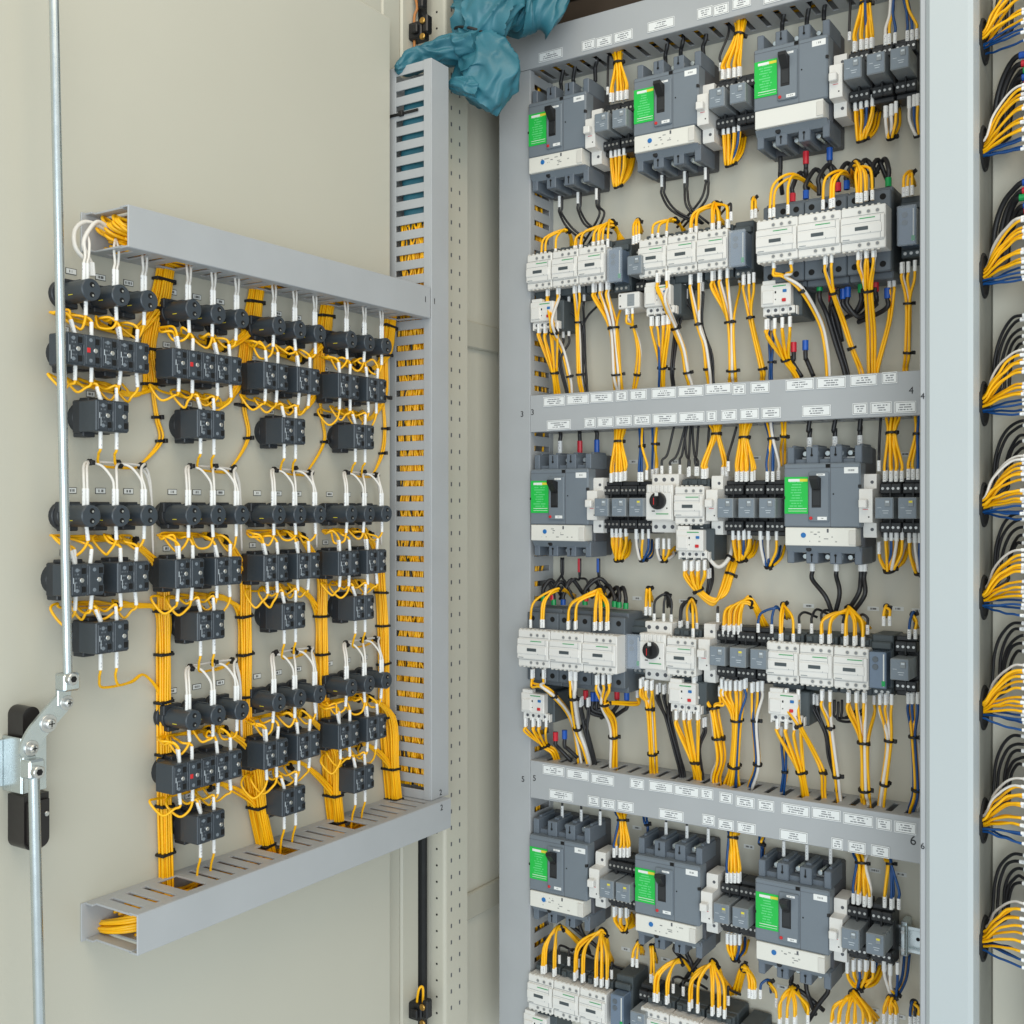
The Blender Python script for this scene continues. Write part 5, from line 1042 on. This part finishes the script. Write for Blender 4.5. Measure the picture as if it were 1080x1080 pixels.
def slab(b, prof, o0, o1):
    n = len(prof); V = [(y, -o0, z_) for y, z_ in prof] + [(y, -o1, z_) for y, z_ in prof]
    b.add(V, [tuple(range(n)), tuple(range(n, 2 * n))] + [(k, (k + 1) % n, n + (k + 1) % n, n + k) for k in range(n)])
yA, zA = DX(A(22, 800, .03)); yB_, zB_ = DX(A(55, 745, .03))
ly = lambda px_, py_, d: Q(px_, py_, d).y - dl.y
lz = lambda px_, py_, d: Q(px_, py_, d).z - dl.z
u0, u1 = ly(8, 760, SKIN), ly(42, 760, .044); w0, w1 = ly(8, 870, SKIN), ly(54, 870, .050); k0, k1 = ly(2, 800, SKIN), ly(48, 800, .050)
lockpart('upper_case', 'lock_black', lambda b: slab(b, rounded(u0, u1, lz(25, 784, .03), lz(25, 744, .03), (u1 - u0) * .48, True, False), SKIN + .0005, .044))
lockpart('case_slot', 'hole', lambda b: b.box(u0 + .004, u1 - .004, .0435, .0446, lz(25, 782, .04), lz(25, 768, .04), .0005))
zl0, zl1 = lz(30, 896, .04), lz(30, 838, .04)
lockpart('lower_case', 'lock_black', lambda b: (slab(b, rounded(w0, w1, zl0, zl1, .010, False, True), SKIN + .0005, .046), slab(b, rounded(w0 + .002, w1 - .002, zl0 + .002, zl1 - .006, .009, False, True), .0462, .050)))
lockpart('case_screw', 'steel_screw', lambda b: b.cyl((ly(49, 858, .05), .0498, lz(49, 858, .05)), 'o', .0026, .0020, 12, c=.0006))
zk0, zk1 = lz(25, 834, .04), lz(25, 776, .04)
lockpart('bracket', 'zinc', lambda b: (b.box(k0, k0 + .002, SKIN + .0005, .050, zk0, zk1, .0006), b.box(k0, k1, .0502, .0522, zk0, zk1, .0006), b.box(k0 - .014, k0 - .0002, SKIN + .0005, SKIN + .0025, zk0 + .004, zk1 - .004, .0005)))
# curved lever between rod joints: plate swept along an arc
lev = [A(73, 735, .060), A(62, 748, .060), A(50, 762, .060), A(39, 776, .060), A(33, 790, .060), A(34, 803, .060)]
def lever(b):
    pts = [Vector((0,) + DX(p)) for p in lev]; pts = catmull(pts, 4); L_, R2 = [], []
    for i, p in enumerate(pts):
        t = (pts[min(i + 1, len(pts) - 1)] - pts[max(i - 1, 0)]).normalized(); nrm = Vector((0, -t.z, t.y)); wdt = .0105 if 1 < i < len(pts) - 3 else .0085
        L_.append((p.y + nrm.y * wdt, p.z + nrm.z * wdt)); R2.append((p.y - nrm.y * wdt, p.z - nrm.z * wdt))
    n = len(L_); V = []
    for o_ in (.0545, .0580):
        V += [(y, -o_, z_) for y, z_ in L_] + [(y, -o_, z_) for y, z_ in R2]
    F = []
    for i in range(n - 1):
        F += [(i, i + 1, n + i + 1, n + i), (2 * n + i, 2 * n + i + 1, 3 * n + i + 1, 3 * n + i), (i, i + 1, 2 * n + i + 1, 2 * n + i), (n + i, n + i + 1, 3 * n + i + 1, 3 * n + i)]
    F += [(0, n, 3 * n, 2 * n), (n - 1, 2 * n - 1, 4 * n - 1, 3 * n - 1)]
    b.add(V, F)
lockpart('lever', 'zinc', lever)
for (px_, py_, r_) in ((70, 741, .0062), (51, 763, .0078), (33, 789, .0064)):
    y_, z_ = DX(A(px_, py_, .058)); o = lockpart('lever_bolt', 'steel_screw', lambda b: (b.cyl((y_, .058, z_), 'o', r_ + .0014, .0016, 18, c=.0004), b.cyl((y_, .0595, z_), 'o', r_ * .68, .0046, 14, c=.0012)))
    oo = part(o, 'bolt_cross', None, 'hole', lambda b: (b.box(y_ - r_ * .4, y_ + r_ * .4, .0638, .0644, z_ - .0005, z_ + .0005, 0), b.box(y_ - .0005, y_ + .0005, .0638, .0644, z_ - r_ * .4, z_ + r_ * .4, 0)))
for nm, (c0, c1) in (('upper', (A(72, 710, .066), A(72, 734, .062))), ('lower', (A(33, 800, .062), A(37, 820, .066)))):
    ya, za = DX(c0); yb, zb2 = DX(c1); up = nm == 'upper'
    lockpart('rod_socket', 'zinc', lambda b: (b.box(min(ya, yb) - .0085, max(ya, yb) + .0075, .055, .0720, zb2 + (.006 if up else 0), za, .002), b.box(min(ya, yb) - .0070, max(ya, yb) + .0060, .054, .059, zb2 - (.010 if up else 0), za + (0 if up else .002), .001)))
    yy_, zz_ = DX(A(75, 716, .073) if up else A(39, 814, .073)); o = lockpart('clamp_bolt', 'steel_screw', lambda b: b.cyl((yy_, .070, zz_), 'o', .0062, .0075, 16, c=.0008)); part(o, 'bolt_socket', None, 'hole', lambda b: b.cyl((yy_, .0774, zz_), 'o', .0034, .0006, 6))
ur = thing('locking_rod', 'long upper zinc rod in front of the door switches', 'rod', A(67, 600, .066)); vcyl(ur, 'rod_bar', A(72, 724, .066), A(55.5, -60, .066), .0048, 'zinc')
lr = thing('locking_rod', 'lower zinc rod running down from the door lock', 'rod', A(38, 900, .066)); vcyl(lr, 'rod_bar', A(35.5, 812, .066), A(43, 1140, .066), .0055, 'zinc')
# ================================================================== hinges, earth wire, blue wrap
for nm, py_ in (('upper', 31), ('lower', 1064)):
    h = thing('hinge_bracket', 'black %s hinge bracket with brass screws by the perforated post' % nm, 'hinge', P(447, py_, YB - 1.335)); 
    part(h, 'hinge_body', 'hg_b', 'black', lambda b: (b.box(-.022, .004, -.010, .012, -.016, .010, .002), b.box(.004, .014, -.004, .010, -.010, .018, .002), b.box(-.012, .000, .012, .018, -.010, .004, .0015)))
    for z_ in (.008, -.016): part(h, 'hinge_screw', 'hg_s', 'brass', lambda b: b.cyl((0, 0, 0), 'o', .0050, .0030, 12, c=.001), loc=(.006, .0102, z_))
ew = thing('earth_wire', 'bent copper-coloured wire beside the upper hinge', 'wiring', P(437, 20, YB - 1.33)); add_wire(ew, [P(437, 58, YB - 1.33), P(437, 40, YB - 1.33), P(437, 18, YB - 1.33), P(440, 8, YB - 1.33), P(438, -6, YB - 1.33), P(440, -20, YB - 1.33)], 'Y', None)
ew.children[0].data.materials.clear(); ew.children[0].data.materials.append(MATS['copper_wire'])
ew2 = thing('earth_wire', 'short green-yellow wire loop above the lower hinge', 'wiring', P(442, 1050, YB - 1.33)); add_wire(ew2, [P(440, 1064, YB - 1.33), P(440, 1054, YB - 1.33), P(442, 1043, YB - 1.33), P(446, 1042, YB - 1.335), P(446, 1062, YB - 1.335)], 'y', None)
hs = thing('hinge_pin', 'black hinge pin block at the top edge of the door', 'hinge', P(446, 0, YB - 1.335)); part(hs, 'pin_body', None, 'black', lambda b: b.box(-.005, .005, -.004, .008, -.014, .030, .002))
# blue vinyl wrap: overlapping swept lobes fused into one skin, then pulled into folds
def lobe(b, pts, rad, flat=1.0, n=20):
    pts = [Vector(p) for p in pts]; m_ = []; k = len(pts)
    dense = catmull(pts, 6); rr = []
    for i in range(len(dense)):
        f = i / (len(dense) - 1) * (k - 1); j = min(int(f), k - 2); rr.append(rad[j] * (1 - f + j) + rad[j + 1] * (f - j))
    V = []; F = []; u = None
    for i, p in enumerate(dense):
        t = (dense[min(i + 1, len(dense) - 1)] - dense[max(i - 1, 0)]).normalized()
        u = (Vector((1, .35, 0)) - t * t.dot(Vector((1, .35, 0)))).normalized(); v = t.cross(u)
        for q in range(n):
            a = 2 * math.pi * q / n; V.append(p + u * math.cos(a) * rr[i] + v * math.sin(a) * rr[i] * flat)
    for i in range(len(dense) - 1):
        for q in range(n): F.append((i * n + q, i * n + (q + 1) % n, (i + 1) * n + (q + 1) % n, (i + 1) * n + q))
    F.append(tuple(range(n))); F.append(tuple(range((len(dense) - 1) * n, len(dense) * n)))
    b.add(V, F)
G = lambda px_, py_, y=1.36: P(px_, py_, YB - y)
def cloth(name, pts, rad, flat, pleats, amp, seed, ang=.33, n=110, m=14, cap=True):
    """a pleated vinyl sleeve: rings along a path, radius broken by sharp drifting folds; flat = thickness over width, ang = bearing of the wide axis"""
    pts = [Vector(p) for p in pts]; k = len(pts); path = catmull(pts, m); V = []; F = []; rnd = random.Random(seed)
    ph = [rnd.uniform(0, 6.28) for _ in range(6)]; o_ = Vector((seed * 3.1, 0, 0)); L_ = len(path)
    def lerp(A_, f):
        j = min(int(f), k - 2); return A_[j] * (1 - f + j) + A_[j + 1] * (f - j)
    W0 = Vector((math.cos(ang), math.sin(ang), 0))
    for i, p in enumerate(path):
        f = i / (L_ - 1) * (k - 1); t = (path[min(i + 1, L_ - 1)] - path[max(i - 1, 0)]).normalized()
        u = (W0 - t * t.dot(W0)).normalized(); v = t.cross(u); R_ = lerp(rad, f); A_ = lerp(amp, f); fl = lerp(flat, f)
        for q in range(n):
            a = 2 * math.pi * q / n
            d = a + .55 * noise.noise(Vector((math.cos(a) * 1.2, math.sin(a) * 1.2, f * .8)) + o_) + .18 * math.sin(f * 1.7 + ph[0])
            r1 = (1 - abs(math.sin(d * pleats / 2 + ph[1])) ** .7) ** 1.4 * 1.5; r2 = 1 - abs(math.sin(d * (pleats * .5 + 1.5) + ph[2] + f * .6))
            w_ = noise.noise(Vector((math.cos(a) * 2.2, math.sin(a) * 2.2, f * 1.6)) + o_ * 2)
            w2 = 1 - min(1, 2.6 * abs(noise.noise(Vector((math.cos(a) * 1.6, math.sin(a) * 1.6, f * .9)) + o_ * 3)))
            rr = R_ * (1 + A_ * 1.25 * (r1 * .75 + r2 * .35 - .45) + .11 * w_ + .13 * (w2 - .4))
            V.append(p + u * math.cos(a) * rr + v * math.sin(a) * rr * fl + t * (.18 * R_ * w_))
    for i in range(L_ - 1):
        for q in range(n): F.append((i * n + q, i * n + (q + 1) % n, (i + 1) * n + (q + 1) % n, (i + 1) * n + q))
    if cap: F.append(tuple(range(n))[::-1]); F.append(tuple(range((L_ - 1) * n, L_ * n)))
    b = MB(); b.add([q - wr.location for q in V], F); me = b.mesh(name, 'blue_vinyl')
    me.set_sharp_from_angle(angle=math.radians(70)); o = bpy.data.objects.new(name, me); COL.objects.link(o); o.parent = wr; return o
tie_p = G(500, 37, 1.36)
wr = thing('cable_wrap', 'crumpled teal vinyl wrap around cables above the tall door duct', 'cable wrap', tie_p)
cloth('upper_sleeve', [G(522, -60, 1.39), G(520, -25, 1.38), G(517, 2, 1.37), G(509, 22, 1.36), G(500, 37, 1.36), G(502, 46, 1.36)], [.058, .054, .050, .042, .030, .030], [.6, .6, .62, .65, .8, .8], 7, [.10, .13, .16, .2, .22, .2], 2)
cloth('lower_pouch', [G(498, 34, 1.36), G(503, 46, 1.36), G(510, 62, 1.36), G(515, 80, 1.36), G(511, 97, 1.355), G(503, 110, 1.35)], [.028, .033, .044, .048, .043, .028], [.8, .75, .7, .66, .62, .6], 5, [.22, .2, .15, .11, .09, .07], 5)
cloth('side_flap', [G(506, 50, 1.35), G(482, 52, 1.34), G(460, 58, 1.32), G(441, 63, 1.30), G(425, 70, 1.275), G(418, 73, 1.265)], [.030, .030, .027, .022, .015, .007], [.75, .7, .66, .62, .6, .6], 4, [.2, .16, .13, .12, .1, .05], 8, 1.57)
cloth('rear_fold', [G(535, -30, 1.42), G(545, 0, 1.42), G(556, 14, 1.425), G(572, 12, 1.43), G(582, -8, 1.44), G(588, -40, 1.45)], [.040, .042, .036, .032, .030, .030], [.7, .7, .7, .7, .7, .7], 5, [.12, .14, .16, .16, .14, .1], 11)
cloth('small_fold', [G(478, 92, 1.335), G(486, 90, 1.335), G(497, 92, 1.34), G(508, 96, 1.345)], [.013, .020, .024, .022], [.7, .7, .7, .7], 3, [.1, .12, .1, .1], 14, 1.2)
o = part(wr, 'cable_tie', None, 'tie', lambda b: torus(b, .0310, .0021, 36, 8, .86, 'z')); o.rotation_euler = (0, .28, .33)
# teal sheath inside the tall door duct above the yellow wires
sh = thing('cable_sheath', 'teal cable sheath seen through the upper slots of the tall door duct', 'cable sheath', (XD + .045, 1.2925, 1.70))
part(sh, 'sheath_tube', None, 'blue_vinyl', lambda b: lobe(b, [Vector((0, 0, -.01)), Vector((.002, 0, .06)), Vector((-.002, .001, .12)), Vector((.002, 0, .18)), Vector((0, 0, .225))], [.022, .026, .027, .026, .022], .42))
sh.rotation_euler = (0, 0, 0)
ct = thing('strap', 'black cable tie sticking out of the tall door duct', 'cable tie', Q(418, 121, .02)); part(ct, 'strap_band', None, 'tie', lambda b: b.box(-.02, .045, -.0010, .0012, -.0020, .0020, .0004)); ct.location = (XD + .016, 1.2705, Q(430, 119, .04).z); part(ct, 'strap_head', None, 'tie', lambda b: b.box(.010, .018, -.002, .004, -.004, .004, .001))
# ================================================================== small printed tags on the mounting plate
for px_, py_ in ((668, 487), (712, 487), (797, 483), (955, 479), (672, 631), (721, 634), (853, 639), (921, 642), (947, 642), (968, 644), (672, 873), (790, 893), (923, 918), (950, 922), (660, 1001), (702, 1012), (825, 1041), (921, 1065), (949, 1072)):
    p = P(px_, py_, .0004); part(plate, 'printed_tag', 'ptag', 'tag_print', lambda b: b.box(-.008, .008, 0, .0006, -.003, .003, .0001), loc=(p.x, .0004, p.z - 1.1))
text_part(rp, '4', .010, (.0000, .0055, P(976, 418, YB - 1.336).z - .3)); text_part(rp, '6', .010, (.0000, .0055, P(976, 893, YB - 1.336).z - .3))
for l, names in LABELS.items():
    if len(names) > 1: print('SHARED LABEL', l, names)
